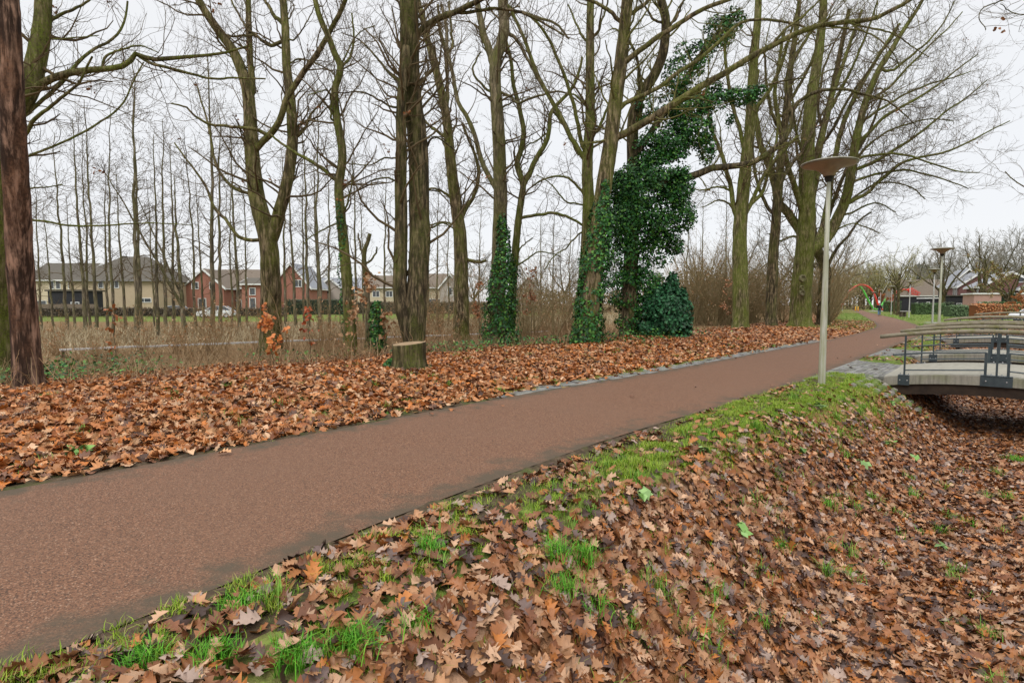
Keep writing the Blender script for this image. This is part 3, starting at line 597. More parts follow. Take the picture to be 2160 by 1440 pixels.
house('brick_house', 'tall red brick gable house with white edges right of the forked oak', 578, 94, 6.0, 9, zp(604, 94), zp(558, 94), 'gable', 'redbrick', 'roofg', [(3.6, 4.4, 1.2, 1.2), (3.9, .3, 1.2, 2.0)])
house('brick_house', 'white gabled house between the red brick gables', 640, 110, 4.2, 8, zp(608, 110), zp(586, 110), 'gable', 'cream', 'roofg', [(1.4, 3.2, 1.2, 1.2)])
house('brick_house', 'small brick gable house left of the ivy wrapped thin tree', 668, 104, 5.0, 8, zp(612, 104), zp(588, 104), 'gable', 'paleb', 'roofg', [(1.6, 3.4, 1.1, 1.1)])
house('terraced_house', 'grey roofed row house behind the thin ivy tree', 686, 125, 8.0, 9, zp(608, 125), zp(587, 125), 'side', 'cream', 'roofg', [(2, 3.6, 1.6, 1.2), (5, 3.6, 1.4, 1.2)])
house('terraced_house', 'row house with brown tiled roof and white upper wall left of the double trunk', 776, 112, 6.2, 9, zp(606, 112), zp(582, 112), 'side', 'cream', 'roofb', [(1, 3.0, 1.4, 1.2), (3.6, 3.0, 1.4, 1.2)])
house('terraced_house', 'row house with brown roof and cream wall right of the double trunk', 868, 108, 7.0, 9, zp(606, 108), zp(578, 108), 'side', 'cream', 'roofb', [(1.6, 3.3, 1.4, 1.3), (2.2, .4, 3.4, 2.2)])
house('brick_house', 'pale gable ended house at the right end of the left row', 928, 104, 3.8, 9, zp(606, 104), zp(580, 104), 'gable', 'paleb', 'roofb', [(1.4, 3.2, .9, 1.5)])
house('brick_house', 'pale grey gabled house seen between the two ivy clad trunks', 1088, 118, 5.0, 8, zp(612, 118), zp(584, 118), 'gable', 'paleb', 'roofg', [(1.9, 3.2, 1.2, 1.2)])
# right houses
Yr = 150
house('brick_house', 'pale brick house with wide brown roof behind the red net head', 1893, 158, 12.0, 9, zp(622, 158), zp(591, 158), 'side', 'paleb', 'roofb', [(5, 3, 1.6, 1.2), (9, 3, 1.4, 1.2)], yaw=-.15)
house('brick_house', 'dark black clad gable house behind the big far oak', 1999, 128, 6.8, 9, zp(602, 128), zp(570, 128), 'gable', 'darkwall', 'roofg', [(2.7, 6.0, .9, 1.1), (.8, 1.0, 1.2, 1.2)], yaw=-.42)
house('brick_house', 'purple brown brick gable house between the black one and the widest gable', 2019, 116, 7.4, 8, zp(604, 116), zp(575, 116), 'gable', 'purple', 'roofg', [(4.6, 5.8, .7, 1.2), (1.0, 3.2, 1.0, 1.8, 's'), (2.6, 3.2, 1.0, 1.8, 's')], yaw=-.42)
house('brick_house', 'widest purple brick gable house with two white windows near the right edge', 2066, 100, 8.2, 8, zp(605, 100), zp(577, 100), 'gable', 'purple', 'roofg', [(5.0, 5.3, .9, .9), (5.0, 3.0, .9, 1.3), (1.2, 3.0, .9, 1.8, 's')], yaw=-.42)
house('brick_house', 'brick house cut off by the right edge of the picture', 2150, 96, 7, 8, zp(610, 96), zp(585, 96), 'gable', 'purple', 'roofg', [(.6, 3.0, 1.0, 1.6)], yaw=-.42)
house('garage', 'pinkish brick flat roofed extension in front of the purple houses', 2052, 93, 13, 4, zp(621, 93), 0, 'flat', 'pinkb', 'white', [(.5, .4, .6, 1.5), (1.6, .2, .7, 1.8), (6.4, .9, .9, 1.0)], yaw=-.3)
house('garage', 'low black garage with two white windows beside the hedges', 2000, 112, 5.2, 4, zp(628, 112)+.3, 0, 'flat', 'darkwall', 'roofd', [(1.2, .8, .9, 1.0), (3.0, .8, 1.3, 1.1)], yaw=-.3)
house('carport', 'white roofed open carport behind the hedge at the far oak', 1950, 122, 5.6, 4, zp(630, 122), 0, 'flat', 'darkwall', 'white', [(.2, .3, .6, 1.8), (4.6, .3, .5, 1.8)], yaw=-.3)
house('garage', 'long low dark shed wall behind the green hedge', 1903, 140, 6.4, 4, zp(630, 140)+.3, 0, 'flat', 'darkwall', 'roofd', [(3, .5, .4, 1.6)], yaw=-.2)
# fences and hedges
def hedge(px0, px1, Y, h, label, cols, seed, dp=1.2, z0=0., n=None, group=None):
    rng = np.random.RandomState(seed); x0, x1 = (px0-1080)/F*Y, (px1-1080)/F*Y; w_ = x1-x0
    root = thing('hedge', label, 'hedge', ((x0+x1)/2, Y, z0), 0, group)
    nn = n or int(min(16000, w_*h*90)); p = rng.rand(nn, 3)*[w_, dp, h]-[w_/2, 0, 0]
    f = rng.rand(nn); p[:, 1] = np.where(f < .7, p[:, 1]*.12, p[:, 1]); p[:, 2] = np.where(f > .85, h-rng.rand(nn)*.08, p[:, 2])
    p += rng.normal(0, .03, p.shape); nr = rng.normal(0, .5, (nn, 3)); nr[:, 1] -= 1; nr[:, 2] += .6
    V, Fq, cv = leafcloud(p, nr, rng.uniform(.14, .26, nn), 'q', rng, cols)
    link('leaves', mkmesh('hedge_leaves', V, Fq, M['ivy'], True, cv), root)
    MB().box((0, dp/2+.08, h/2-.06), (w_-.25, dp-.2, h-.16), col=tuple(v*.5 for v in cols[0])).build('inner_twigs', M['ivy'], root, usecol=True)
    return root
# ------------------------------------------------------------------ trees
def interp(Pn, R, t):
    """sample N polylines at per-child (index, t)"""
    N, n, _ = Pn.shape; i, tt = t; f = tt*(n-1); a = np.minimum(f.astype(int), n-2); f = (f-a)[:, None]
    p = Pn[i, a]*(1-f)+Pn[i, a+1]*f; r = R[i, a]*(1-f[:, 0])+R[i, a+1]*f[:, 0]; T = nrm(Pn[i, a+1]-Pn[i, a]); return p, r, T
def spawn(Pn, R, rng, dens, lmin, lmax, ang=(.5, 1.1), tmin=.15, rf=.55, rmin=.004, seg=5, wob=.28, up=.10, tip=.3, rcap=1.):
    L_ = np.linalg.norm(np.diff(Pn, axis=1), axis=2).sum(1); cnt = rng.poisson(L_*(1-tmin)*dens)
    i = np.repeat(np.arange(len(Pn)), cnt); 
    if len(i) == 0: return None
    t = tmin+(1-tmin)*rng.rand(len(i))**.85; p, r, T = interp(Pn, R, (i, t)); N = len(i)
    q = rng.normal(0, 1, (N, 3)); q = nrm(q-(q*T).sum(1, keepdims=True)*T); a = rng.uniform(*ang, N)[:, None]
    d = nrm(np.cos(a)*T+np.sin(a)*q); ln = rng.uniform(lmin, lmax, N)*(1-.45*t); o = [p]
    bend = rng.normal(0, .5, (N, 3))*wob
    for k in range(seg-1):
        d = nrm(d+bend*.5+rng.normal(0, wob, (N, 3))+[0, 0, up]); p = p+d*(ln/(seg-1))[:, None]; o.append(p)
    r0 = np.clip(r*rf*rng.uniform(.7, 1.1, N), rmin, rcap); 
    return np.stack(o, 1), r0[:, None]*np.linspace(1, tip, seg)[None, :]
def pack(sets):
    Vs = []; Fs = []; off = 0
    for (Pn, R), sd in sets:
        V, Fq = tubes(Pn, R, sd); Vs.append(V); Fs.append(Fq+off); off += len(V)
    return np.concatenate(Vs), np.concatenate(Fs)
def pix_tree(name, label, Y, limbs, seed, trunkmat='oak', cat='tree', dens=(2.0, 3.0, 3.6), l=((.8, 3.4), (.4, 1.5), (.2, .65)), bare=.35, rmin=.0045, twig='twig', ntr=1, group=None, root_w=1.6, shoots=0, extra=None, zb=None):
    rng = np.random.RandomState(seed); p0 = P(*limbs[0][0][0], Y); gz = tz(p0[0], p0[1])-.08
    if True:  # true foot of the tree: keep its picture place
        base = np.array([p0[0], p0[1], gz])
    root = thing(name, label, cat, tuple(base), 0, group); made = []; allp = []; trunkV = []; bigs = []
    for k, lb in enumerate(limbs):
        pts, w0, w1 = lb[:3]; fl = lb[3] if len(lb) > 3 else None
        q = np.array(pts, float); ln = np.linalg.norm(np.diff(q, axis=0), axis=1).sum()
        if k == 0: y0 = Y; ye = Y+rng.uniform(-.02, .02)*ln/F*Y; s0 = None
        else:
            A = np.concatenate([a[0] for a in made]); B = np.concatenate([a[1] for a in made]); j = np.argmin(((A-q[0])**2).sum(1)); y0 = B[j, 1]; s0 = B[j]
            ye = y0+(fl if fl is not None else rng.uniform(-.42, .42))*ln/F*Y
        n = 64 if k == 0 else 26; qq = resample(q, n); tt = np.linspace(0, 1, n); yy = y0+(ye-y0)*tt+ln/F*Y*.02*np.sin(tt*7+seed)
        W3 = np.array([P(a, b_, y_) for (a, b_), y_ in zip(qq, yy)])
        if s0 is not None and np.linalg.norm(W3[0]-s0) < 1.2: W3 = W3+(s0-W3[0])*np.clip(1-tt*6, 0, 1)[:, None]
        r = (w0*(1-tt)+w1*tt)/2/F*yy
        if k == 0:
            W3[0, 2] = gz; h = W3[:, 2]-gz; r = r*(1+(root_w-1)*np.exp(-np.maximum(h, 0)/.22)); jit = .012
        else: jit = .018
        W3[1:] += (np.cumsum(rng.normal(0, jit, (n-1, 3)), axis=0)*np.linspace(1, .6, n-1)[:, None])*(Y/20)*(.4 if k == 0 else .7)
        made.append((qq, W3)); sd = 16 if w0/F*Y > .35 else (10 if w0/F*Y > .12 else 6)
        V, Fq = tubes((W3-base)[None], r[None], sd, .07 if sd > 6 else 0, rng)
        if k == 0 and sd == 16:
            V = V.reshape(-1, sd, 3); an = np.arange(sd)/sd*2*math.pi; c_ = (W3-base)[:, None]; lob = 1+.10*np.sin(an*3+seed)[None, :, None]*np.exp(-np.maximum(h, 0)/.8)[:, None, None]+.16*np.sin(an*5+seed)[None, :, None]*np.exp(-np.maximum(h, 0)/.25)[:, None, None]
            V = (c_+(V-c_)*lob).reshape(-1, 3)
        (trunkV if k < ntr else bigs).append((V, Fq)); allp.append((W3, r, k))
    def join(ls):
        off = 0; a = []; b_ = []
        for V, Fq in ls: a.append(V); b_.append(Fq+off); off += len(V)
        return np.concatenate(a), np.concatenate(b_)
    V, Fq = join(trunkV); link('trunk', mkmesh('trunk', V, Fq, M[trunkmat], True), root)
    if bigs: V, Fq = join(bigs); link('limbs', mkmesh('limbs', V, Fq, M[trunkmat], True), root)
    S = []; src = []
    for W3, r, k in allp:
        idx_ = np.linspace(0, len(W3)-1, 14).astype(int); src.append(((W3-base)[idx_][None], r[idx_][None], bare if k < ntr else .12))
    l1 = []
    for Pn, R, tm in src:
        o = spawn(Pn, R, rng, dens[0]*1.75, *l[0], tmin=tm, rf=.28, rmin=rmin*1.6, seg=8, wob=.24, rcap=.045, ang=(.5, 1.25))
        if o: l1.append(o)
    if l1:
        l1 = (np.concatenate([a[0] for a in l1]), np.concatenate([a[1] for a in l1])); S.append((l1, 4))
        l2 = spawn(*l1, rng, dens[1], *l[1], rf=.6, rmin=rmin*1.15, seg=5, wob=.26); 
        if l2: S.append((l2, 3)); l3 = spawn(*l2, rng, dens[2], *l[2], rf=.7, rmin=rmin*.85, seg=4, wob=.22)
        if l2 and l3: S.append((l3, 3))
        if shoots:   # short bristly shoots along the trunk
            W3, r, k = allp[0]; Pn = (W3-base)[None]; o = spawn(Pn, r[None], rng, shoots, .15, .7, tmin=.05, rf=.05, rmin=rmin, seg=4, wob=.3, rcap=.008); S.append((o, 3))
        V, Fq = pack(S); link('crown', mkmesh('crown', V, Fq, M[twig], True), root)
        # a few marcescent leaves
        tips = l1[0][:, -1]; kk = rng.rand(len(tips)) < .04; tp = np.repeat(tips[kk], 5, axis=0)
        if len(tp):
            V, Fq, cv = leafcloud(tp+rng.normal(0, .07, tp.shape), rng.normal(0, 1, tp.shape), rng.uniform(.07, .12, len(tp)), 'lo', rng, [(.30, .12, .04), (.22, .09, .035)]); link('dry_leaves', mkmesh('dry_leaves', V, Fq, M['leaf'], True, cv), root)
    return root, allp, base
IVY = [(.016, .07, .014), (.02, .10, .014), (.035, .15, .02), (.010, .04, .010), (.03, .11, .035), (.09, .22, .03)]
def ivy_on(root, base, segs, seed, size=(.06, .11), n=6000, cols=IVY, name='ivy'):
    """segs: (px, py, Y, radius) sleeve points"""
    rng = np.random.RandomState(seed); A = np.array([[*P(a, b_, y_), r] for a, b_, y_, r in segs]); A = resample(A, 60)
    t = rng.rand(n)*58.99; i = t.astype(int); f = (t-i)[:, None]; c = A[i]*(1-f)+A[i+1]*f
    w_ = np.clip(c[:, 3], .02, 9); keep = rng.rand(n) < w_/A[:, 3].max(); c = c[keep]; n = len(c)
    an = rng.rand(n)*2*math.pi; nr = np.stack([np.cos(an), np.sin(an), rng.uniform(-.1, .7, n)], 1); lump = 1+.28*(vn(an*1.3, c[:, 2]*2.2, 1, seed)-.5)*2
    p = c[:, :3]+nr*[1, 1, .15]*(c[:, 3]*lump*rng.uniform(.72, 1.06, n))[:, None]; gz = np.array([tz(q[0], q[1]) for q in p[:1]])[0]; p[:, 2] = np.maximum(p[:, 2], gz+.01)
    V, Fq, cv = leafcloud(p-base, nr+rng.normal(0, .35, nr.shape), rng.uniform(*size, n), 'ivy', rng, cols)
    return link(name, mkmesh(name, V, Fq, M['ivy'], True, cv), root)
def blob_leaves(blobs, n, seed, base, size, cols, kind='ivy', shell=.5, hole=.42, hs=1.6):
    rng = np.random.RandomState(seed); C_ = []; Rr = []
    for (px, py, rx, ry, Y, ry3) in blobs: C_.append(P(px, py, Y)); Rr.append((rx/F*Y, ry3, ry/F*Y))
    C_ = np.array(C_); Rr = np.array(Rr); v = Rr.prod(1)**(2/3); i = rng.choice(len(C_), n, p=v/v.sum()); d = nrm(rng.normal(0, 1, (n, 3)))
    p = C_[i]+d*Rr[i]*(rng.uniform(shell, 1.05, n)**.6)[:, None]; h = fbm(p[:, 0]+p[:, 1]*.6, p[:, 2], hs, seed, 3)
    k = h > hole-.12*rng.rand(n); p = p[k]; d = d[k]; n = len(p); p[:, 2] = np.maximum(p[:, 2], .02)
    V, Fq, cv = leafcloud(p-base, d+rng.normal(0, .6, d.shape)+[0, 0, .35], rng.uniform(*size, n), kind, rng, cols); return V, Fq, cv
# --- pine and left oak
r, a, bpos = pix_tree('pine_tree', 'reddish scaly pine trunk standing in the leaves at the far left', 9.6, [([(64, 836), (56, 740), (47, 600), (40, 480), (31, 330), (24, 200), (17, 60), (12, -40), (4, -300), (0, -560)], 50, 34)], 1, 'pine', bare=.62, dens=(1.5, 3, 3), root_w=1.25, twig='twig')
r, a, bpos = pix_tree('oak_tree', 'thick dark oak cut by the left edge, its long limb reaching right', 13.5, [
 ([(-6, 790), (-8, 640), (-6, 500), (-4, 380), (6, 300), (30, 240), (60, 195), (80, 130), (92, 60), (95, 0), (100, -120)], 72, 22),
 ([(28, 235), (50, 205), (80, 180), (120, 162), (170, 152), (225, 147), (262, 137), (280, 122), (284, 112), (300, 118), (330, 125), (380, 120), (430, 117), (470, 112), (520, 98)], 17, 4, .1),
 ([(284, 120), (310, 135), (350, 145), (400, 158), (450, 168), (500, 166), (560, 168)], 7, 3, .2),
 ([(215, 147), (222, 120), (250, 108), (290, 95), (330, 108)], 6, 2, .1),
 ([(20, 260), (50, 245), (90, 215), (130, 180), (170, 130), (200, 105), (235, 88), (262, 50), (270, 0)], 9, 4, .3),
 ([(10, 330), (50, 290), (75, 255), (110, 228), (150, 195), (175, 170), (200, 120)], 10, 4, -.2),
 ([(40, 82), (75, 80), (120, 82), (170, 78), (210, 76)], 5, 2, .1),
 ([(-4, 470), (40, 465), (90, 466), (140, 476), (200, 478), (260, 474), (330, 472), (400, 476)], 6, 2, .15),
 ([(-4, 420), (50, 400), (90, 395), (130, 390)], 5, 2, -.1),
 ([(90, 60), (120, 30), (170, 10), (220, -30)], 8, 3, .2), ([(0, 360), (60, 330), (130, 300), (200, 262), (250, 225), (275, 180), (300, 130)], 6, 3, .3),
 ([(-20, 300), (-60, 150), (-90, -60)], 26, 12, -.2)], 2, 'mossy', dens=(2.1, 3.2, 3.6), bare=.3, rmin=.004, root_w=1.3)
# --- forked oak
r, a, bpos = pix_tree('oak_tree', 'forked grey green oak with two big stems parting low down', 19.5, [
 ([(570, 742), (571, 680), (572, 620), (571, 560), (569, 515), (558, 470), (546, 430), (538, 385), (532, 330), (529, 270), (526, 225), (523, 195), (510, 150), (490, 105), (460, 65), (430, 20), (408, -20), (370, -100)], 46, 9),
 ([(571, 520), (584, 480), (597, 430), (606, 390), (613, 340), (617, 290), (615, 230), (608, 170), (604, 110), (602, 50), (598, 0), (590, -120)], 27, 11, .1),
 ([(527, 215), (533, 190), (531, 150), (527, 90), (523, 40), (520, 0), (516, -90)], 14, 9, .15),
 ([(540, 330), (556, 305), (575, 278), (592, 248), (606, 205), (630, 165), (655, 130), (680, 92), (702, 50), (722, 10), (745, -50)], 14, 8, -.2),
 ([(548, 508), (520, 508), (500, 495), (480, 465), (455, 440), (440, 405), (420, 370), (390, 330), (370, 300)], 8, 3, .2),
 ([(524, 413), (500, 405), (478, 385), (460, 360), (450, 330), (440, 270), (425, 225), (412, 180)], 7, 3, .2),
 ([(566, 282), (530, 272), (480, 268), (440, 264), (410, 245), (390, 228), (360, 220)], 8, 3, -.2),
 ([(600, 90), (575, 95), (555, 85), (540, 75), (500, 78), (470, 70)], 8, 3), ([(601, 50), (585, 35), (570, 10), (555, -10)], 9, 5),
 ([(610, 290), (640, 275), (655, 240), (680, 215), (700, 185)], 6, 3), ([(604, 130), (640, 125), (680, 140), (712, 165)], 4, 2),
 ([(605, 100), (630, 75), (650, 40), (665, 10)], 4, 2), ([(548, 85), (520, 60), (500, 20), (480, -20)], 5, 3)], 3, 'oak', dens=(2.1, 3.2, 3.6), bare=.33, rmin=.0055, root_w=1.35)
# --- thin twisted ivy tree
r, a, bpos = pix_tree('oak_tree', 'thin twisted tree with ivy at its foot, right of the forked oak', 18, [
 ([(740, 755), (738, 690), (733, 620), (728, 560), (722, 500), (716, 450), (712, 400), (716, 370), (721, 335), (718, 300), (711, 265), (706, 225), (705, 190), (713, 165), (717, 140), (705, 115), (692, 80), (675, 40), (664, 0), (650, -60)], 26, 9),
 ([(713, 385), (695, 365), (670, 345), (645, 330), (620, 315), (595, 300), (575, 282)], 9, 4, .05), ([(706, 190), (720, 150), (735, 110), (755, 80), (790, 60)], 5, 2),
 ([(717, 145), (735, 120), (745, 80), (740, 30)], 6, 3), ([(712, 260), (700, 250), (700, 215), (690, 190), (650, 200)], 5, 2), ([(720, 455), (735, 430), (745, 380), (742, 340)], 5, 2), ([(716, 470), (690, 480), (660, 500), (640, 520)], 4, 2)], 4, 'mossy', dens=(2.2, 3.2, 3.4), bare=.3, rmin=.005, root_w=1.2)
ivy_on(r, bpos, [(738, 745, 18, .2), (734, 690, 18, .2), (731, 620, 18, .22), (727, 560, 18, .2), (722, 510, 17.95, .14), (716, 450, 17.9, .1), (712, 420, 17.9, .06)], 41, (.05, .09), 1500)
# --- double trunk
r, a, bpos = pix_tree('oak_tree', 'tall dark oak with two parallel trunks grown together, behind the tree stump', 16.5, [
 ([(874, 762), (874, 700), (878, 640), (882, 560), (884, 500), (882, 430), (882, 350), (878, 290), (870, 230), (864, 180), (862, 120), (862, 60), (862, 0), (864, -120), (866, -300)], 46, 34),
 ([(850, 752), (848, 690), (846, 620), (847, 540), (848, 460), (848, 380), (849, 300), (849, 240), (852, 190), (858, 140), (860, 100)], 34, 17, .0),
 ([(868, 95), (884, 78), (896, 58), (925, 40), (955, 28), (985, 15), (1020, -5), (1060, -30)], 14, 9, -.2),
 ([(955, 28), (1000, 22), (1050, 15), (1100, 22), (1150, 45), (1190, 70)], 8, 4, -.1),
 ([(882, 345), (905, 300), (925, 295), (960, 320)], 5, 3), ([(838, 180), (820, 160), (790, 120), (760, 90), (720, 70)], 6, 2), ([(840, 240), (800, 205), (750, 190), (700, 190)], 5, 2),
 ([(838, 375), (800, 375), (770, 385), (740, 410)], 4, 2), ([(884, 400), (920, 405), (940, 420), (960, 440)], 4, 2), ([(846, 340), (810, 330), (780, 345), (730, 340)], 4, 2), ([(880, 470), (910, 480), (935, 470), (970, 490)], 5, 2)], 5, 'oakdark', dens=(2.4, 3.4, 3.4), bare=.22, rmin=.0048, ntr=2, root_w=1.15, shoots=14)
ivy_on(r, bpos, [(886, 748, 16.4, .12), (888, 680, 16.4, .1), (889, 620, 16.4, .09), (890, 540, 16.4, .04)], 42, (.05, .09), 500)
# --- oak 6
r, a, bpos = pix_tree('oak_tree', 'slightly leaning bare oak between the double trunk and the ivy sleeved oak', 26, [
 ([(972, 712), (972, 640), (970, 560), (968, 500), (962, 445), (955, 390), (948, 330), (943, 280), (935, 225), (925, 180), (912, 125), (900, 85), (892, 50), (880, 0), (870, -60)], 34, 8),
 ([(968, 475), (985, 440), (1000, 415), (1012, 385), (1013, 355), (1003, 320), (990, 290), (978, 260)], 9, 5, .1),
 ([(940, 290), (925, 280), (905, 265), (890, 250), (870, 245)], 7, 3), ([(945, 240), (945, 200), (943, 150), (940, 100), (930, 60), (925, 10)], 8, 5, .2), ([(960, 430), (930, 400), (905, 398), (880, 400)], 6, 3), ([(940, 120), (955, 95), (950, 50), (945, 0)], 6, 4),
 ([(969, 535), (990, 548), (1010, 552), (1026, 548)], 8, 6, -.2), ([(968, 480), (940, 470), (900, 478), (870, 490)], 5, 2)], 6, 'oak', dens=(2.2, 3.0, 3.2), bare=.3, rmin=.006, root_w=1.25)
# --- oak 7 with ivy
r, a, bpos = pix_tree('oak_tree', 'straight grey oak with forked top and a bushy ivy sleeve at its foot', 23.5, [
 ([(1046, 722), (1048, 650), (1050, 580), (1053, 500), (1055, 430), (1055, 360), (1053, 290), (1049, 220), (1046, 165), (1047, 130), (1060, 90), (1065, 60), (1063, 20), (1062, -40), (1062, -160)], 34, 18),
 ([(1046, 140), (1034, 110), (1022, 75), (1012, 40), (1006, 0), (1000, -60)], 17, 9, .1),
 ([(1037, 205), (1020, 180), (1003, 162), (996, 145), (1003, 128), (1015, 108)], 6, 3, -.2),
 ([(1046, 415), (1032, 385), (1020, 350), (1010, 315), (1000, 275), (985, 240), (968, 215), (960, 180), (955, 150), (945, 110), (942, 60), (930, 10)], 11, 6, .1),
 ([(1060, 180), (1080, 205), (1095, 220), (1110, 215), (1150, 200), (1190, 195), (1230, 220)], 6, 3), ([(1065, 225), (1085, 215), (1120, 205)], 4, 2),
 ([(1066, 60), (1095, 90), (1120, 140), (1140, 180), (1160, 210)], 8, 4, .1), ([(1066, 50), (1085, 30), (1130, 45), (1170, 60), (1200, 90)], 7, 4, -.1)], 7, 'smooth', dens=(2.1, 3.0, 3.2), bare=.28, rmin=.0055, root_w=1.3)
ivy_on(r, bpos, [(1054, 722, 23.4, .82), (1056, 690, 23.4, .68), (1058, 640, 23.4, .64), (1062, 590, 23.4, .58), (1064, 560, 23.3, .46), (1062, 530, 23.3, .33), (1060, 490, 23.3, .26), (1060, 450, 23.3, .12)], 43, (.08, .14), 6500)
r, a, bpos = pix_tree('oak_tree', 'mossy wavy tree rising from the ivy of the straight grey oak and forking', 24.3, [
 ([(1076, 718), (1080, 640), (1085, 560), (1092, 480), (1098, 430), (1103, 395), (1100, 378), (1090, 345), (1098, 315), (1104, 280), (1100, 250), (1092, 215), (1083, 180), (1080, 140), (1074, 110), (1066, 80)], 20, 6),
 ([(1102, 388), (1112, 370), (1128, 338), (1145, 305), (1155, 270), (1158, 240), (1170, 220), (1190, 200), (1208, 180), (1220, 150), (1226, 120)], 12, 5, .1),
 ([(1155, 280), (1130, 295), (1110, 300), (1095, 320)], 4, 2), ([(1160, 225), (1175, 245), (1200, 290), (1220, 330)], 5, 3, .2), ([(1100, 465), (1130, 455), (1165, 450), (1190, 455), (1215, 468), (1232, 478)], 7, 5, -.15), ([(1090, 560), (1110, 545), (1140, 530), (1180, 540)], 4, 2), ([(1088, 545), (1100, 520), (1120, 505)], 4, 2)], 8, 'mossy', dens=(2.2, 3.0, 3.2), bare=.35, rmin=.0055, root_w=1.1)
# --- oak 8 (behind) and 9 (ivy foot, leaning right)
r, a, bpos = pix_tree('oak_tree', 'green barked upright oak just left behind the leaning ivy footed oak', 20.5, [
 ([(1226, 738), (1232, 640), (1238, 560), (1242, 480), (1243, 420), (1241, 370), (1242, 320), (1246, 270), (1247, 210), (1246, 150), (1246, 90), (1247, 40), (1248, -20), (1250, -150)], 32, 11),
 ([(1235, 345), (1222, 325), (1205, 295), (1190, 262), (1172, 228), (1155, 198), (1138, 165), (1122, 125), (1108, 85), (1090, 40), (1075, 10)], 11, 6, .15),
 ([(1236, 330), (1226, 305), (1218, 265), (1208, 220), (1195, 175), (1178, 130), (1160, 85), (1140, 55), (1115, 32)], 9, 5, -.2),
 ([(1233, 425), (1222, 400), (1200, 378), (1170, 372), (1140, 380), (1125, 390)], 6, 3), ([(1256, 290), (1265, 270), (1275, 245), (1290, 210)], 7, 4), ([(1243, 230), (1225, 215), (1210, 200), (1190, 200)], 6, 3),
 ([(1246, 100), (1230, 70), (1215, 40), (1200, 10)], 6, 3), ([(1247, 90), (1262, 60), (1275, 20), (1285, -20)], 5, 3), ([(1231, 440), (1215, 430), (1190, 425), (1160, 390), (1130, 370)], 4, 2), ([(1236, 480), (1200, 520), (1170, 540), (1150, 570)], 4, 2)], 9, 'mossy', dens=(2.2, 3.1, 3.3), bare=.3, rmin=.005, root_w=1.2)
r, a, bpos = pix_tree('oak_tree', 'big leaning oak with ivy covered foot and long limbs sweeping right over the path', 18.6, [
 ([(1236, 742), (1241, 680), (1248, 600), (1256, 530), (1264, 460), (1271, 410), (1278, 355), (1286, 300), (1292, 250), (1299, 200), (1306, 150), (1312, 100), (1317, 50), (1322, 0), (1330, -90), (1336, -200)], 42, 18),
 ([(1298, 292), (1318, 284), (1345, 270), (1380, 248), (1419, 222), (1455, 198), (1490, 178), (1525, 158), (1559, 137), (1590, 117), (1622, 100), (1669, 75), (1700, 64), (1731, 56), (1779, 48), (1841, 42), (1872, 28), (1919, 3), (1950, -20)], 16, 7, -.12),
 ([(1295, 252), (1316, 222), (1356, 203), (1400, 178), (1428, 153), (1475, 122), (1512, 90), (1559, 47), (1606, 37), (1678, 47), (1720, 66)], 10, 4, .1),
 ([(1309, 145), (1330, 125), (1350, 109), (1387, 81), (1434, 53), (1481, 25), (1544, 3), (1590, -15)], 12, 7, -.2),
 ([(1314, 60), (1325, 34), (1356, 12), (1390, -20)], 10, 6, .1), ([(1308, 60), (1294, 31), (1262, 8), (1220, -5), (1180, -20)], 9, 4, -.1),
 ([(1779, 48), (1830, 58), (1880, 70), (1920, 95), (1960, 120)], 5, 2, 0), ([(1731, 56), (1790, 62), (1840, 75), (1880, 110), (1900, 150)], 5, 2, .1), ([(1622, 100), (1660, 60), (1700, 30), (1730, 0)], 6, 3, -.1), ([(1400, 235), (1440, 210), (1470, 205), (1510, 215)], 4, 2)], 10, 'oak', dens=(2.2, 3.0, 3.2), bare=.4, rmin=.0045, root_w=1.15, twig='twiggreen')
ivy_on(r, bpos, [(1236, 745, 18.5, .62), (1238, 710, 18.5, .50), (1243, 660, 18.5, .47), (1250, 600, 18.5, .46), (1259, 540, 18.5, .46), (1266, 490, 18.5, .40), (1270, 450, 18.5, .33), (1274, 415, 18.5, .22), (1278, 380, 18.4, .10)], 44, (.07, .125), 8500)
# --- great ivy tree
r, a, bpos = pix_tree('oak_tree', 'oak almost hidden in a huge mass of dark green ivy, one bare limb reaching right', 22.5, [
 ([(1322, 722), (1327, 640), (1330, 560), (1334, 470), (1336, 400), (1335, 340), (1333, 290), (1336, 245), (1350, 200), (1378, 160), (1395, 120), (1401, 80), (1402, 40), (1392, 0), (1380, -60), (1370, -160)], 34, 13),
 ([(1336, 400), (1360, 395), (1400, 388), (1434, 378), (1469, 366), (1500, 353), (1544, 347), (1584, 340), (1622, 319), (1653, 290), (1672, 256), (1668, 228), (1700, 200), (1735, 187), (1779, 186), (1825, 197), (1866, 209), (1904, 237), (1935, 268)], 18, 1.5, .05),
 ([(1345, 330), (1380, 270), (1420, 215), (1450, 160), (1490, 100), (1530, 60), (1560, 20)], 14, 6, .1), ([(1334, 285), (1350, 240), (1352, 190), (1345, 130), (1322, 80)], 9, 5), ([(1420, 215), (1460, 205), (1520, 200), (1580, 190), (1640, 175), (1700, 165)], 8, 3),
 ([(1404, 60), (1425, 40), (1440, 10), (1460, -20)], 6, 3), ([(1395, 50), (1375, 40), (1355, 15), (1340, -10)], 6, 3), ([(1668, 230), (1660, 190), (1665, 150), (1690, 100), (1720, 50)], 10, 5, .1), ([(1690, 196), (1730, 160), (1790, 140)], 4, 2)], 11, 'oakdark', dens=(1.9, 3.0, 3.2), bare=.45, rmin=.0055, root_w=1.2, twig='twiggreen')
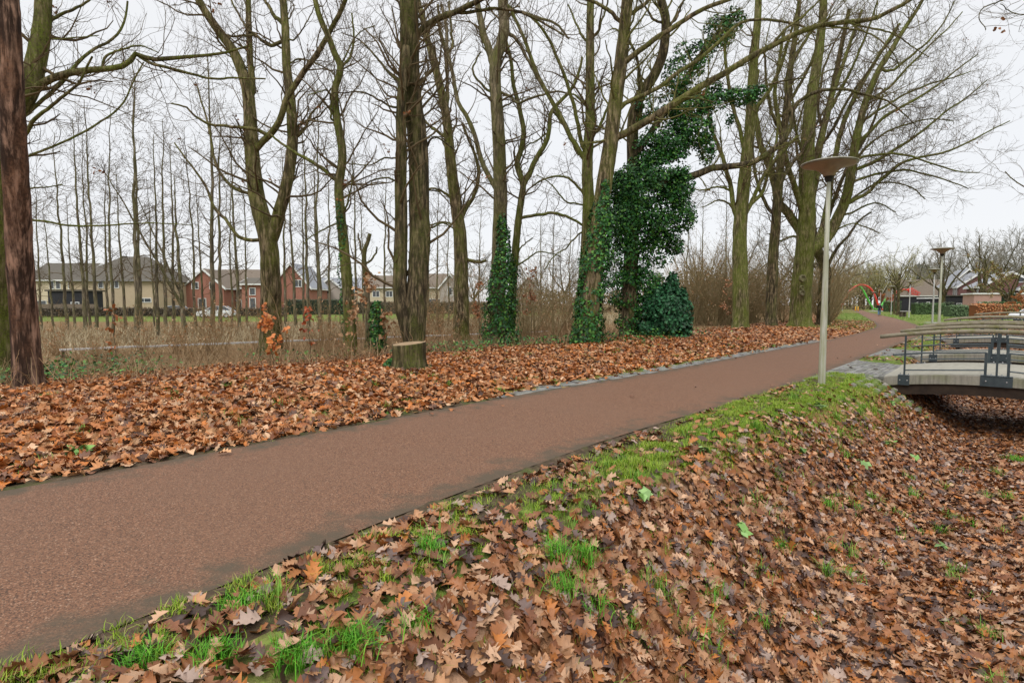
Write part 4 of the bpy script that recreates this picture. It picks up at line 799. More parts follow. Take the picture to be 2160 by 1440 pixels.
ib = [(1430, 395, 34, 34, 22.5, .8), (1438, 455, 30, 40, 22.5, .8), (1312, 470, 34, 60, 22.3, .9), (1365, 605, 36, 50, 22.4, .8), (1310, 395, 26, 40, 22.3, .7), (1420, 520, 22, 34, 22.5, .6), (1368, 420, 78, 95, 22.4, 1.2), (1345, 400, 58, 60, 22.2, 1.1), (1400, 375, 52, 50, 22.6, 1), (1350, 470, 68, 65, 22.3, 1.2), (1330, 545, 44, 65, 22.3, .8), (1390, 520, 38, 45, 22.6, .8), (1315, 610, 35, 55, 22.3, .7), (1328, 670, 32, 40, 22.3, .7),
      (1375, 315, 42, 45, 22.6, .9), (1415, 295, 45, 42, 22.8, .8), (1465, 275, 42, 38, 22.9, .8), (1400, 240, 45, 40, 22.7, .7), (1362, 235, 26, 40, 22.5, .5), (1450, 225, 45, 32, 22.9, .7), (1510, 215, 42, 26, 23, .6), (1565, 203, 42, 20, 23.1, .5), (1600, 190, 22, 12, 23.1, .3),
      (1430, 160, 34, 42, 22.9, .6), (1470, 120, 32, 38, 23, .5), (1515, 70, 34, 36, 23.1, .5), (1545, 45, 28, 28, 23.2, .4), (1440, 110, 20, 22, 23, .4), (1490, 315, 20, 34, 22.9, .4), (1540, 235, 10, 34, 23, .2), (1495, 190, 30, 25, 23, .4), (1430, 350, 26, 46, 22.6, .6)]
V, Fq, cv = blob_leaves(ib, 56000, 45, bpos, (.07, .13), IVY, hole=.46, hs=2.2, shell=.35)
link('ivy', mkmesh('ivy', V, Fq, M['ivy'], True, cv), r)
# laurel and ivy shrub beside it
q = P(1410, 716, 21.8); r = thing('laurel_bush', 'glossy dark green evergreen bush at the foot of the great ivy tree', 'bush', (q[0], q[1], 0)); bo = np.array(r.location)
V, Fq, cv = blob_leaves([(1405, 665, 50, 58, 21.8, .9), (1425, 690, 34, 38, 21.5, .6), (1395, 635, 30, 40, 22, .6), (1375, 690, 32, 36, 21.9, .6), (1430, 640, 22, 36, 21.9, .4), (1418, 600, 14, 26, 22, .3), (1448, 660, 14, 30, 21.8, .3), (1380, 640, 24, 26, 22, .5), (1360, 690, 20, 28, 21.9, .5), (1440, 622, 9, 20, 22, .25)], 15000, 46, bo, (.09, .16), [(.02, .08, .035), (.03, .12, .045), (.04, .15, .06), (.015, .05, .02)], hole=.42, shell=.3, hs=3.)
link('foliage', mkmesh('foliage', V, Fq, M['ivy'], True, cv), r)
V, Fq = pack([(spawn(np.array([[[0, 0, -.1], [0, 0, .25], [.05, 0, .5]]]), np.array([[.04, .03, .03]]), np.random.RandomState(5), 60, 1.2, 2.2, rf=.5, ang=(.2, 1.0)), 4)]); link('stem', mkmesh('stems', V, Fq, M['twig'], True), r)
# --- right group
r, a, bpos = pix_tree('oak_tree', 'straight oak with greenish foot, first of the group right of the evergreen bush', 33, [
 ([(1560, 702), (1562, 640), (1561, 580), (1560, 520), (1562, 460), (1566, 410), (1569, 370), (1573, 325), (1580, 270), (1584, 190), (1590, 120), (1596, 50), (1600, -20), (1606, -140)], 34, 9),
 ([(1558, 480), (1548, 440), (1545, 400), (1535, 360), (1522, 320), (1508, 285), (1495, 240), (1490, 200)], 11, 6, .1), ([(1566, 470), (1582, 430), (1600, 385), (1625, 350), (1650, 320), (1680, 290)], 10, 5),
 ([(1572, 340), (1560, 280), (1545, 230), (1535, 170), (1530, 100), (1540, 30)], 9, 5), ([(1582, 265), (1600, 220), (1625, 180), (1650, 120), (1665, 60), (1680, 0)], 9, 4), ([(1590, 430), (1610, 400), (1622, 350), (1640, 290), (1640, 230)], 8, 4), ([(1545, 400), (1510, 395), (1480, 400), (1450, 395)], 5, 2), ([(1553, 440), (1520, 425), (1480, 440)], 5, 2), ([(1520, 310), (1500, 320), (1470, 330)], 4, 2)], 12, 'mossy', dens=(1.8, 2.4, 2.6), l=((1.2, 3.6), (.5, 1.9), (.25, .8)), bare=.3, rmin=.0075, root_w=1.25, shoots=4)
r, a, bpos = pix_tree('oak_tree', 'narrow tree with shaggy trunk between the straight oak and the massive oak', 35.5, [
 ([(1626, 696), (1627, 640), (1629, 580), (1632, 520), (1636, 460), (1640, 410), (1645, 350), (1652, 290), (1660, 220), (1668, 140), (1680, 60), (1690, -20)], 24, 8),
 ([(1636, 460), (1615, 430), (1600, 390), (1590, 340), (1585, 290)], 8, 4), ([(1642, 400), (1660, 360), (1690, 320), (1710, 280), (1740, 230)], 8, 4), ([(1652, 290), (1630, 240), (1620, 180), (1615, 100)], 7, 4), ([(1660, 230), (1690, 170), (1720, 100), (1730, 40)], 7, 4)], 13, 'oakdark', dens=(1.8, 2.4, 2.6), l=((1.2, 3.4), (.5, 1.9), (.25, .8)), bare=.3, rmin=.0075, root_w=1.15, shoots=18)
big = [([(1688, 692), (1689, 650), (1691, 610), (1694, 570), (1698, 530), (1700, 495), (1703, 455), (1702, 420), (1702, 379), (1704, 326), (1708, 260), (1716, 190), (1728, 110), (1736, 40), (1740, -40), (1746, -130)], 44, 8),
 ([(1696, 520), (1686, 482), (1672, 465), (1658, 445), (1641, 424), (1633, 387), (1622, 350), (1606, 310), (1598, 270), (1590, 215), (1600, 150)], 20, 6, .1),
 ([(1700, 530), (1716, 522), (1732, 510), (1748, 495), (1762, 468), (1775, 440), (1785, 400), (1790, 370), (1799, 326), (1810, 270), (1826, 215), (1850, 160), (1885, 100), (1930, 30), (1960, -20)], 24, 5, -.1),
 ([(1700, 480), (1692, 440), (1680, 400), (1662, 350), (1654, 310), (1640, 250), (1632, 200), (1640, 130), (1650, 60)], 13, 5), ([(1706, 470), (1714, 420), (1722, 370), (1730, 300), (1745, 230), (1765, 160), (1790, 90), (1815, 20)], 14, 5, .2),
 ([(1726, 514), (1740, 470), (1748, 420), (1755, 360), (1770, 300), (1790, 240), (1820, 180), (1860, 110), (1900, 50)], 14, 5, .3),
 ([(1778, 425), (1800, 415), (1830, 404), (1850, 382), (1880, 360), (1905, 343), (1950, 330), (2000, 318), (2050, 295), (2095, 272), (2130, 255)], 8, 2, -.1),
 ([(1790, 372), (1820, 355), (1850, 335), (1885, 315), (1920, 292), (1955, 265), (1990, 235), (2040, 200), (2080, 165)], 8, 2, .1), ([(1788, 395), (1830, 372), (1870, 362), (1910, 358), (1950, 366), (2000, 380), (2040, 395)], 6, 2, .1),
 ([(1796, 345), (1840, 325), (1880, 322), (1930, 330), (1980, 345), (2030, 360), (2070, 362)], 6, 2, -.2), ([(1800, 320), (1830, 280), (1870, 240), (1920, 210), (1970, 180), (2020, 140), (2060, 110)], 8, 2, -.1),
 ([(1812, 265), (1850, 235), (1900, 205), (1950, 180), (2000, 165), (2050, 150)], 6, 2, .2), ([(1828, 212), (1870, 190), (1920, 140), (1960, 100), (2000, 60), (2030, 25)], 6, 2, .1), ([(1770, 450), (1800, 445), (1830, 430), (1860, 428), (1890, 445)], 5, 2), ([(1850, 160), (1880, 150), (1930, 110), (1980, 60), (2010, 0)], 6, 2, -.2),
 ([(1765, 465), (1790, 430), (1830, 395), (1870, 385), (1920, 395), (1950, 420)], 5, 2, .2), ([(1745, 500), (1770, 480), (1800, 470), (1830, 478), (1860, 492)], 4, 2), ([(1690, 500), (1660, 500), (1640, 505), (1620, 490)], 5, 3), ([(1790, 380), (1810, 330), (1850, 290), (1900, 265), (1960, 250), (2010, 255)], 6, 2, .3), ([(1740, 240), (1770, 200), (1800, 140), (1830, 60), (1850, 0)], 7, 3), ([(1700, 350), (1680, 290), (1670, 230), (1665, 160)], 6, 3)]
r, a, bpos = pix_tree('oak_tree', 'massive spreading oak with cut branch scars on its thick trunk', 37.5, big, 14, 'mossy', dens=(1.9, 2.6, 3.2), l=((1.5, 5.0), (.6, 2.4), (.3, 1.0)), bare=.3, rmin=.008, root_w=1.35)
mb = MB()
for (px, py, rr) in ((1684, 588, .20), (1683, 618, .17), (1682, 607, .12), (1712, 560, .14)):
    q = P(px, py, 37.5)-bpos; q[1] -= .62 if px < 1700 else .55
    for rad, d_ in ((1., 0), (.78, -.03), (.5, -.035)):
        pass
    a_ = np.linspace(0, 2*math.pi, 15)[:-1]; ring = [[q[0]+math.cos(t)*rr*k_, q[1]-dd, q[2]+math.sin(t)*rr*1.15*k_] for k_, dd in ((1.15, -.12), (1, .03), (.7, .05), (.62, .0)) for t in a_]
    Fr = [[i*14+j, i*14+(j+1) % 14, (i+1)*14+(j+1) % 14, (i+1)*14+j] for i in range(3) for j in range(14)]; mb = MB().add(ring, [np.array(Fr), np.array([[42+j for j in range(14)]])]); mb.build('branch_scar', M['alder'], r, True)
r, a, bpos = pix_tree('oak_tree', 'dark curved oak stem standing right behind the massive oak', 41, [
 ([(1736, 688), (1738, 640), (1740, 600), (1742, 570), (1734, 545), (1722, 520), (1712, 480), (1708, 430), (1716, 370), (1730, 300), (1750, 220), (1770, 120), (1790, 20)], 24, 7),
 ([(1742, 575), (1752, 545), (1768, 520), (1790, 500), (1812, 470), (1840, 450)], 8, 3), ([(1725, 520), (1740, 480), (1760, 420), (1790, 350), (1830, 280), (1860, 200)], 10, 4), ([(1714, 400), (1690, 350), (1680, 280), (1700, 200)], 7, 3), ([(1728, 320), (1760, 270), (1800, 200), (1850, 130), (1900, 60)], 7, 3), ([(1735, 280), (1725, 220), (1740, 140), (1780, 60)], 6, 3)], 15, 'oakdark', dens=(1.5, 2.1, 2.4), l=((1.2, 4.0), (.6, 2.2), (.3, 1.0)), bare=.3, rmin=.008, root_w=1.3)
# trees outside the right edge whose twigs enter
r, a, bpos = pix_tree('oak_tree', 'tree beyond the right edge with twig tips hanging in at upper right', 14, [
 ([(2560, 760), (2550, 500), (2520, 200), (2500, -100), (2500, -300)], 50, 30), ([(2515, 60), (2400, -20), (2250, -30), (2130, 0), (2050, -10)], 12, 3, .1), ([(2130, 0), (2080, 15), (2060, 40), (2075, 70)], 3, 1.5), ([(2530, 420), (2400, 380), (2260, 390), (2190, 402), (2140, 380), (2118, 360)], 8, 2, .1), ([(2200, 20), (2150, 30), (2110, 10)], 3, 1.5)], 16, 'oak', dens=(1.6, 2.4, 2.6), bare=.45, rmin=.004)
# --- snag
r, a, bpos = pix_tree('dead_snag', 'broken dead snag with two short jagged prongs, left of the double trunk', 21, [([(778, 724), (776, 660), (772, 600), (768, 560), (770, 530), (776, 512), (781, 494)], 15, 8), ([(769, 545), (764, 520), (759, 500), (757, 488)], 7, 3), ([(770, 560), (782, 550), (790, 535), (792, 520)], 5, 3)], 17, 'smooth', cat='dead tree', dens=(1.2, 1, 1), l=((.2, .8), (.1, .4), (.1, .3)), bare=.1, rmin=.005)
r, a, bpos = pix_tree('ivy_post', 'ivy covered short stub between the snag and the double trunk', 18, [([(797, 738), (797, 700), (795, 660), (796, 640)], 12, 8)], 18, 'mossy', cat='tree stub', dens=(.5, 1, 1), l=((.2, .6), (.1, .3), (.1, .3)), bare=.5)
ivy_on(r, bpos, [(797, 736, 17.9, .3), (797, 700, 17.9, .28), (795, 660, 17.9, .22), (795, 635, 17.9, .1)], 47, (.06, .10), 1300)
# --- stump
q = G(862, 808); zs = tz(q[0], q[1]); r = thing('tree_stump', 'sawn tree stump with mossy bark among the fallen leaves beside the path', 'tree stump', (q[0], q[1], zs))
rng = np.random.RandomState(4); an = np.arange(40)/40*2*math.pi; V = []
for z, k_ in ((-.1, 1.35), (.03, 1.2), (.12, 1.06), (.25, .99), (.38, .98), (.5, 1.0), (.54, .98)):
    rr = .33*k_*(1+.05*np.sin(an*3+1)+.04*np.sin(an*7)+.03*np.sin(an*13+2)); V.append(np.stack([rr*np.cos(an), rr*np.sin(an), np.full(40, z)+(.03*np.sin(an+1) if z > .5 else 0)], 1))
V = np.concatenate(V); Fq = np.array([[i*40+j, i*40+(j+1) % 40, (i+1)*40+(j+1) % 40, (i+1)*40+j] for i in range(6) for j in range(40)]); link('bark', mkmesh('bark', V, Fq, M['oakdark'], True), r)
M['cut'] = simple('cut_wood', (.22, .15, .09), (.38, .27, .16), 12, .9, .1)
V2 = np.vstack([V[-40:]*[.985, .985, 1]-[0, 0, .004], [[0, 0, .54]]]); MB().add(V2, np.array([[j, (j+1) % 40, 40] for j in range(40)])).build('cut_top', M['cut'], r)
ivy_on(r, np.array(r.location), [(822, 800, q[1]+.1, .12), (822, 775, q[1]+.1, .16), (826, 758, q[1]+.1, .08)], 48, (.05, .09), 500)
# ------------------------------------------------------------------ slender alders behind
def proto_alder(seed, h=11., bw=.10, nb=2.6, blen=(.6, 1.9), crook=.05, fork=False, bare=.22, rmin=.007, name='alder_tree', mat='alder', tw='twig', cones=True, dens2=3.6, low=0):
    rng = np.random.RandomState(seed); root = thing(name, 'slender bare tree', 'tree'); n = 26; zz = np.linspace(-.1, h, n); off = np.cumsum(rng.normal(0, crook, (n, 2)), axis=0); off -= off[0]
    T = [(np.column_stack([off, zz]), bw*(1-zz.clip(0)/h*.86))]
    if fork:
        i = int(n*.22); k = n-i; o2 = np.cumsum(rng.normal(0, crook*.7, (k, 2)), axis=0)+np.linspace(0, 1, k)[:, None]*rng.choice([-1, 1])*h*.13; T.append((np.column_stack([off[i]+o2-o2[0], zz[i:]]), T[0][1][i]*.8*np.linspace(1, .2, k)))
        i = int(n*.3); k = n-i; o2 = np.cumsum(rng.normal(0, crook*.7, (k, 2)), axis=0)-np.linspace(0, 1, k)[:, None]*[h*.1, h*.06]; T.append((np.column_stack([off[i]+o2-o2[0], zz[i:]*.9+zz[i]*.1]), T[0][1][i]*.6*np.linspace(1, .2, k)))
    sets = [((p[None], r[None]), 9) for p, r in T]; V, Fq = pack(sets); link('trunk', mkmesh('trunk', V, Fq, M[mat], True), root)
    S = []; tips = []
    for p, r in T:
        a = spawn(p[None], r[None], rng, nb, *blen, tmin=bare, rf=.3, rmin=rmin*1.3, seg=7, wob=.16, ang=(.7, 1.25), rcap=.03, up=.06)
        b_ = spawn(*a, rng, dens2, .3, 1.0, rf=.6, rmin=rmin, seg=4, wob=.22); c = spawn(*b_, rng, 3, .12, .4, rf=.7, rmin=rmin*.8, seg=3, wob=.2); S += [(a, 4), (b_, 3), (c, 3)]; tips.append(np.concatenate([b_[0][:, -1], c[0][:, -1]]))
    V, Fq = pack(S); link('crown', mkmesh('crown', V, Fq, M[tw], True), root)
    if cones:
        t = np.concatenate(tips); t = t[rng.rand(len(t)) < .5]; T8 = np.array([(0, 0, 1), (1, 0, 0), (0, 1, 0), (-1, 0, 0), (0, -1, 0), (0, 0, -1.4)])*.019; F8 = np.array([[0, 1, 2], [0, 2, 3], [0, 3, 4], [0, 4, 1], [5, 2, 1], [5, 3, 2], [5, 4, 3], [5, 1, 4]])
        V = (t[:, None]+T8[None]).reshape(-1, 3); Fq = (F8[None]+(np.arange(len(t))*6)[:, None, None]).reshape(-1, 3); link('cones', mkmesh('cones', V, Fq, M['cone'], False), root)
    return root
M['cone'] = simple('alder_cone', (.05, .035, .025), (.09, .06, .04), 9, .9, .1)
AG = 'slender bare alders standing in the wet strip before the houses'
protos = [proto_alder(60+i, 10.5+i*.5, .085+.012*(i % 3), 5.2, crook=.018+.014*(i % 2), fork=(i == 4)) for i in range(5)]
al = [(88, 36, 8, 0), (112, 31, 6, 1), (140, 37, 10.5, 1), (158, 42, 8, 2), (180, 36, 11, 2), (191, 39, 11, 3), (205, 33, 11, 0), (228, 40, 9.5, 1), (238, 30, 10, 3), (265, 38, 9, 2), (291, 30, 12, 1), (298, 36, 12.5, 0), (325, 41, 9, 3), (333, 27, 8, 2), (350, 36, 11, 1), (366, 33, 9, 2), (415, 34, 10, 3), (430, 40, 9, 0), (447, 30, 12, 2), (467, 37, 12, 1), (489, 42, 10, 3), (505, 34, 10, 2), (521, 40, 9, 0), (604, 38, 10, 1), (625, 35, 9.5, 2), (642, 42, 10, 0), (652, 33, 10.5, 1), (672, 30, 11, 3), (676, 40, 10, 2), (697, 36, 9, 1), (752, 36, 10, 0), (768, 42, 9, 3), (812, 38, 9, 1), (905, 37, 10, 2), (922, 42, 9, 0), (945, 40, 8, 3), (1010, 44, 8, 1), (1140, 40, 7, 2), (1165, 44, 8, 0), (1200, 42, 7.5, 3), (75, 42, 9, 3), (1445, 50, 9, 1), (1480, 52, 9, 2), (1530, 50, 10, 0)]
feats = {88: 'pale slender alder nearest the pine on its right', 180: 'straight alder left of a close pair before the beige house', 298: 'tallest straight alder in front of the right end of the beige house', 447: 'straight pale alder left of the forked oak, in front of the brown brick house', 672: 'dark straight alder halfway between forked oak and thin twisted ivy tree', 905: 'slender alder between the double trunk and the leaning bare oak'}
rng = np.random.RandomState(8); used = set()
for (px, Yd, h, k) in al:
    h *= 1.2
    q = P(px, 690, Yd); loc = (q[0], q[1], tz(q[0], q[1])-.05); pr_ = protos[k]; sz = h/(10.5+k*.5)
    lab = feats.get(px); glab = 'slender bare alder before the left houses' if px < 560 else ('slender bare alder between the middle oaks' if px < 1300 else 'thin bare tree behind the evergreen bush')
    gg = None if lab else (AG if px < 560 else ('slender alders between the middle oaks' if px < 1300 else 'thin trees behind the evergreen bush'))
    if k not in used:
        used.add(k); pr_.location = loc; pr_.scale = (sz*1.02, sz*1.02, sz); o = pr_
    else: o = dup(pr_, loc, rng.rand()*6.28, max(.75, sz), szz=sz)
    o['label'] = lab or glab
    if gg: o['group'] = gg
    elif 'group' in o: del o['group']
q = P(392, 700, 27); pf = protos[4]; pf.location = (q[0], q[1], tz(q[0], q[1])-.05); pf.scale = (1.25, 1.25, .62); pf['label'] = 'stout dark forked tree among the slender alders, right of the beige house'
# ------------------------------------------------------------------ shrubs
def proto_shrub(seed, h, n, spread, mat='shrub', leaf=None, nl=0, r0=.012, name='bare_shrub', d2=3.0, nleafcol=None, rm=.0045):
    rng = np.random.RandomState(seed); root = thing(name, 'bare twiggy shrub', 'shrub'); P0 = []; 
    b = rng.normal(0, .13, (n, 3)); b[:, 2] = -.05; d = rng.normal(0, spread, (n, 3)); d[:, 2] = 1; d = nrm(d); o = [b]; p = b
    ln = h*rng.uniform(.55, 1.05, n); bend = rng.normal(0, .10, (n, 3))
    for k in range(8): d = nrm(d+bend*.35+rng.normal(0, .06, (n, 3))+[0, 0, -.01]); p = p+d*(ln/8)[:, None]; o.append(p)
    Pn = np.stack(o, 1); R = (r0*rng.uniform(.6, 1.3, n))[:, None]*np.linspace(1, .35, 9)[None]
    a = spawn(Pn, R, rng, d2, .25*h/2.5, .9*h/2.5, tmin=.15, rf=.6, rmin=rm, seg=5, wob=.2, ang=(.35, .9)); b_ = spawn(*a, rng, 3.4, .12, .45, rf=.7, rmin=rm*.85, seg=4, wob=.2)
    V, Fq = pack([((Pn, R), 4)]); link('stem', mkmesh('stems', V, Fq, M[mat], True), root); V, Fq = pack([(a, 3), (b_, 3)]); link('twigs', mkmesh('twigs', V, Fq, M[mat], True), root)
    if nl:
        t = np.concatenate([a[0].reshape(-1, 3), b_[0].reshape(-1, 3)]); t = t[rng.choice(len(t), nl)]
        V, Fq, cv = leafcloud(t+rng.normal(0, .03, t.shape), rng.normal(0, 1, t.shape), rng.uniform(.05, .10, nl), 'lo', rng, nleafcol or [(.38, .22, .11), (.30, .14, .05), (.44, .28, .15)]); link('leaves', mkmesh('shrub_leaves', V, Fq, M['leaf'], True, cv), root)
    return root
sh = [proto_shrub(80, 2.2, 14, .30, nl=60, d2=2.6), proto_shrub(81, 3.2, 14, .30, nl=50, d2=2.4), proto_shrub(82, 1.2, 16, .42, nl=80), proto_shrub(83, 5.2, 16, .30, mat='shrubyellow', r0=.018, rm=.007, nl=160, d2=2.2), proto_shrub(84, 7.4, 15, .26, mat='shrubyellow', r0=.026, rm=.008, nl=120, d2=1.9)]
rng = np.random.RandomState(21); first = {}
def put_shrub(k, px, Yd, sc, lab, grp):
    q = P(px, 690, Yd); loc = (q[0], q[1], tz(q[0], q[1])); rz = rng.rand()*6.28
    if k not in first: first[k] = 1; o = sh[k]; o.location = loc; o.scale = (sc,)*3; o.rotation_euler = (0, 0, rz)
    else: o = dup(sh[k], loc, rz, sc)
    o['label'] = lab; o['group'] = grp
lab1 = ('knee to head high bare brown shrub in the undergrowth under the left trees', 'bare shrubs under the left trees')
for i in range(66):
    px = rng.uniform(70, 990); Yd = rng.uniform(15.5, 30)+(px < 300)*-1.5; put_shrub(rng.choice([0, 1, 2], p=[.4, .25, .35]), px, Yd, rng.uniform(.5, .95), *lab1)
lab2 = ('tangled reddish brown shrub between the middle tree trunks', 'shrubs between the middle trunks')
for i in range(36):
    px = rng.choice([rng.uniform(900, 1040), rng.uniform(1100, 1225)]); put_shrub(rng.choice([0, 1, 3], p=[.3, .4, .3]), px, rng.uniform(25, 42), rng.uniform(.7, 1.0), *lab2)
lab3 = ('dense bare brown bush in the thicket behind the right hand oaks', 'thicket bushes behind the right oaks')
for i in range(64):
    px = rng.uniform(1450, 1745); Yd = rng.uniform(41, 56); put_shrub(rng.choice([3, 4, 1], p=[.45, .4, .15]), px, Yd, rng.uniform(.8, 1.15), *lab3)
for (px, Yd, k, sc) in ((1750, 48, 4, 1.0), (1753, 56, 4, .9), (1753, 66, 4, .95), (1757, 78, 4, 1.0), (1752, 60, 3, 1.1), (1742, 50, 3, 1.2), (1750, 70, 4, 1.1), (1745, 64, 4, 1.2), (1758, 92, 4, 1.0), (1752, 84, 4, 1.2), (1761, 104, 4, 1.1), (1740, 58, 4, 1.3), (1745, 54, 4, 1.3), (1755, 52, 2, 1.0), (1758, 60, 2, 1.0), (1762, 70, 2, 1.1)):
    put_shrub(k, px, Yd, sc, 'yellowish brown bush in the row leaning over the far grass verge', 'bushes in the row along the far verge')
# young oaks that keep their orange leaves
def sapling(px, Yd, h, n, seed, label, col=[(.50, .16, .035), (.42, .12, .03), (.55, .24, .08)], top=True):
    rng = np.random.RandomState(seed); q = P(px, 700, Yd); r = thing('oak_sapling', label, 'sapling', (q[0], q[1], tz(q[0], q[1])), 0)
    st = np.array([(0, 0, -.05), (.03, 0, h*.3), (-.02, .02, h*.6), (.05, 0, h)]); S = resample(st, 10)[None]; R = np.linspace(.014, .005, 10)[None]; a = spawn(S, R, rng, 8, .25, .7, tmin=.3, rf=.6, rmin=.004, seg=5, ang=(.6, 1.2))
    V, Fq = pack([((S, R), 5)]); link('stem', mkmesh('stem', V, Fq, M['twig'], True), r); V, Fq = pack([(a, 3)]); link('twigs', mkmesh('twigs', V, Fq, M['twig'], True), r)
    t = a[0][:, 1:].reshape(-1, 3); t = t[rng.choice(len(t), n)]; V, Fq, cv = leafcloud(t+rng.normal(0, .05, t.shape), rng.normal(0, 1, t.shape)+[0, -.4, .3], rng.uniform(.09, .16, n), 'lo', rng, col); link('leaves', mkmesh('sapling_leaves', V, Fq, M['leaf'], True, cv), r)
sapling(566, 13.2, 1.25, 70, 91, 'oak sapling with bright orange leaves in front of the forked oak')
sapling(573, 12.2, .62, 30, 92, 'low orange leaved seedling just below the bright orange sapling')
sapling(652, 15.5, 1.5, 26, 93, 'thin sapling with a few red orange leaves right of the forked oak', [(.42, .10, .03), (.36, .08, .03)])
sapling(745, 15.5, 1.9, 60, 94, 'sapling with pale tan leaves beside the thin twisted ivy tree', [(.46, .28, .15), (.40, .22, .11)])
sapling(775, 16.5, 2.4, 90, 95, 'taller tan leaved sapling in front of the broken snag', [(.46, .28, .15), (.36, .18, .08)])
sapling(810, 17.5, 1.8, 60, 96, 'tan leaved sapling between the ivy stub and the double trunk', [(.42, .22, .10), (.36, .18, .08)])
sapling(1010, 24, 2.6, 90, 97, 'rusty leaved sapling left of the ivy sleeve of the straight grey oak', [(.40, .19, .09), (.34, .14, .06)])
sapling(1120, 26, 3.2, 110, 98, 'rusty leaved sapling right of the ivy sleeve of the straight grey oak', [(.40, .19, .09), (.34, .14, .06)])
sapling(240, 15, 1.5, 24, 99, 'sapling with few brown leaves in front of the beige house', [(.34, .12, .04)])
sapling(1530, 36, 3.0, 80, 100, 'brown leaved sapling left of the straight oak with greenish foot', [(.36, .17, .08)])
# low plank edging seen through the undergrowth
M['plank'] = simple('pale_weathered_plank', (.42, .41, .40), (.62, .61, .60), 6, .6, .4, 0, .2, .002)
A_ = P(125, 737, 17.5); B_ = P(1155, 697, 33.5); A_[2] = .16; B_[2] = -.03; v = B_-A_; ln = np.linalg.norm(v)
r = thing('plank_rail', 'long low pale plank rail running through the undergrowth behind the trees', 'low rail', tuple(A_), math.atan2(v[1], v[0]))
sl_ = math.atan2(v[2], math.hypot(v[0], v[1])); k = 11
for i in range(k):
    x0 = ln/k*i; MB().box((x0+ln/k/2, 0, v[2]*(i+.5)/k), (ln/k-.02, .16, .05)).build('plank', M['plank'], r); MB().box((x0+.1, 0, v[2]*i/k-.22), (.09, .09, .36)).build('support_post', M['wood'], r)
# ------------------------------------------------------------------ hedges, walls in the distance
RUST = [(.36, .12, .035), (.44, .17, .06), (.28, .09, .03), (.48, .24, .10)]; HG = [(.06, .11, .03), (.08, .15, .045), (.045, .085, .025), (.12, .19, .07)]; DG = [(.025, .04, .018), (.04, .06, .025), (.06, .07, .03)]
hedge(2060, 2113, 56, 1.62, 'clipped rust brown beech hedge block beyond the bridges', RUST, 1)
hedge(2118, 2200, 58, 1.55, 'rust topped hedge with green patches at the right edge', RUST+[(.14, .16, .05)]*2, 2)
hedge(2003, 2060, 66, 1.35, 'pale green clipped hedge left of the rust hedge block', [(.10, .16, .07), (.13, .20, .09), (.08, .13, .05)], 3, z0=.1)
hedge(2072, 2200, 74, 1.9, 'long green hedge behind the rust hedges', HG, 4)
hedge(1930, 1994, 86, 1.75, 'dark green hedge in front of the carport', HG, 5)
hedge(1994, 2012, 88, 1.9, 'dark hedge piece right of the big far oak', DG, 6)
hedge(1868, 1900, 120, 2.2, 'green hedge behind the separate green U tube', HG, 7)
hedge(2122, 2150, 84, 3.2, 'dark evergreen bush before the widest purple gable house', [(.02, .05, .02), (.03, .07, .03)], 8)
hedge(735, 1090, 92, 2.0, 'long brownish hedge in front of the middle row houses', [(.12, .09, .05), (.16, .12, .07), (.08, .07, .04)], 9)
hedge(600, 740, 86, 2.3, 'dark clipped hedge before the white gabled house', DG, 10)
hedge(60, 600, 74, 1.15, 'low dark brown hedge along the far side of the green field', [(.07, .05, .03), (.11, .08, .045), (.05, .04, .025)], 11)
M['fence'] = simple('grey_brown_fence_boards', (.14, .11, .08), (.24, .19, .14), 6, .9, .1, 0, .3, .01, (6, 1, .3))
r = thing('board_fence', 'grey brown board fence in front of the low garage at far left', 'fence', tuple(P(66, 640, 77)[:2])+(0,)); 
for i in range(5):
    MB().box((1.6+i*1.66, 0, .8), (1.55, .05, 1.6)).build('panel', M['fence'], r); MB().box((.79+i*1.66, 0, .85), (.1, .1, 1.7)).build('post', M['fence'], r)
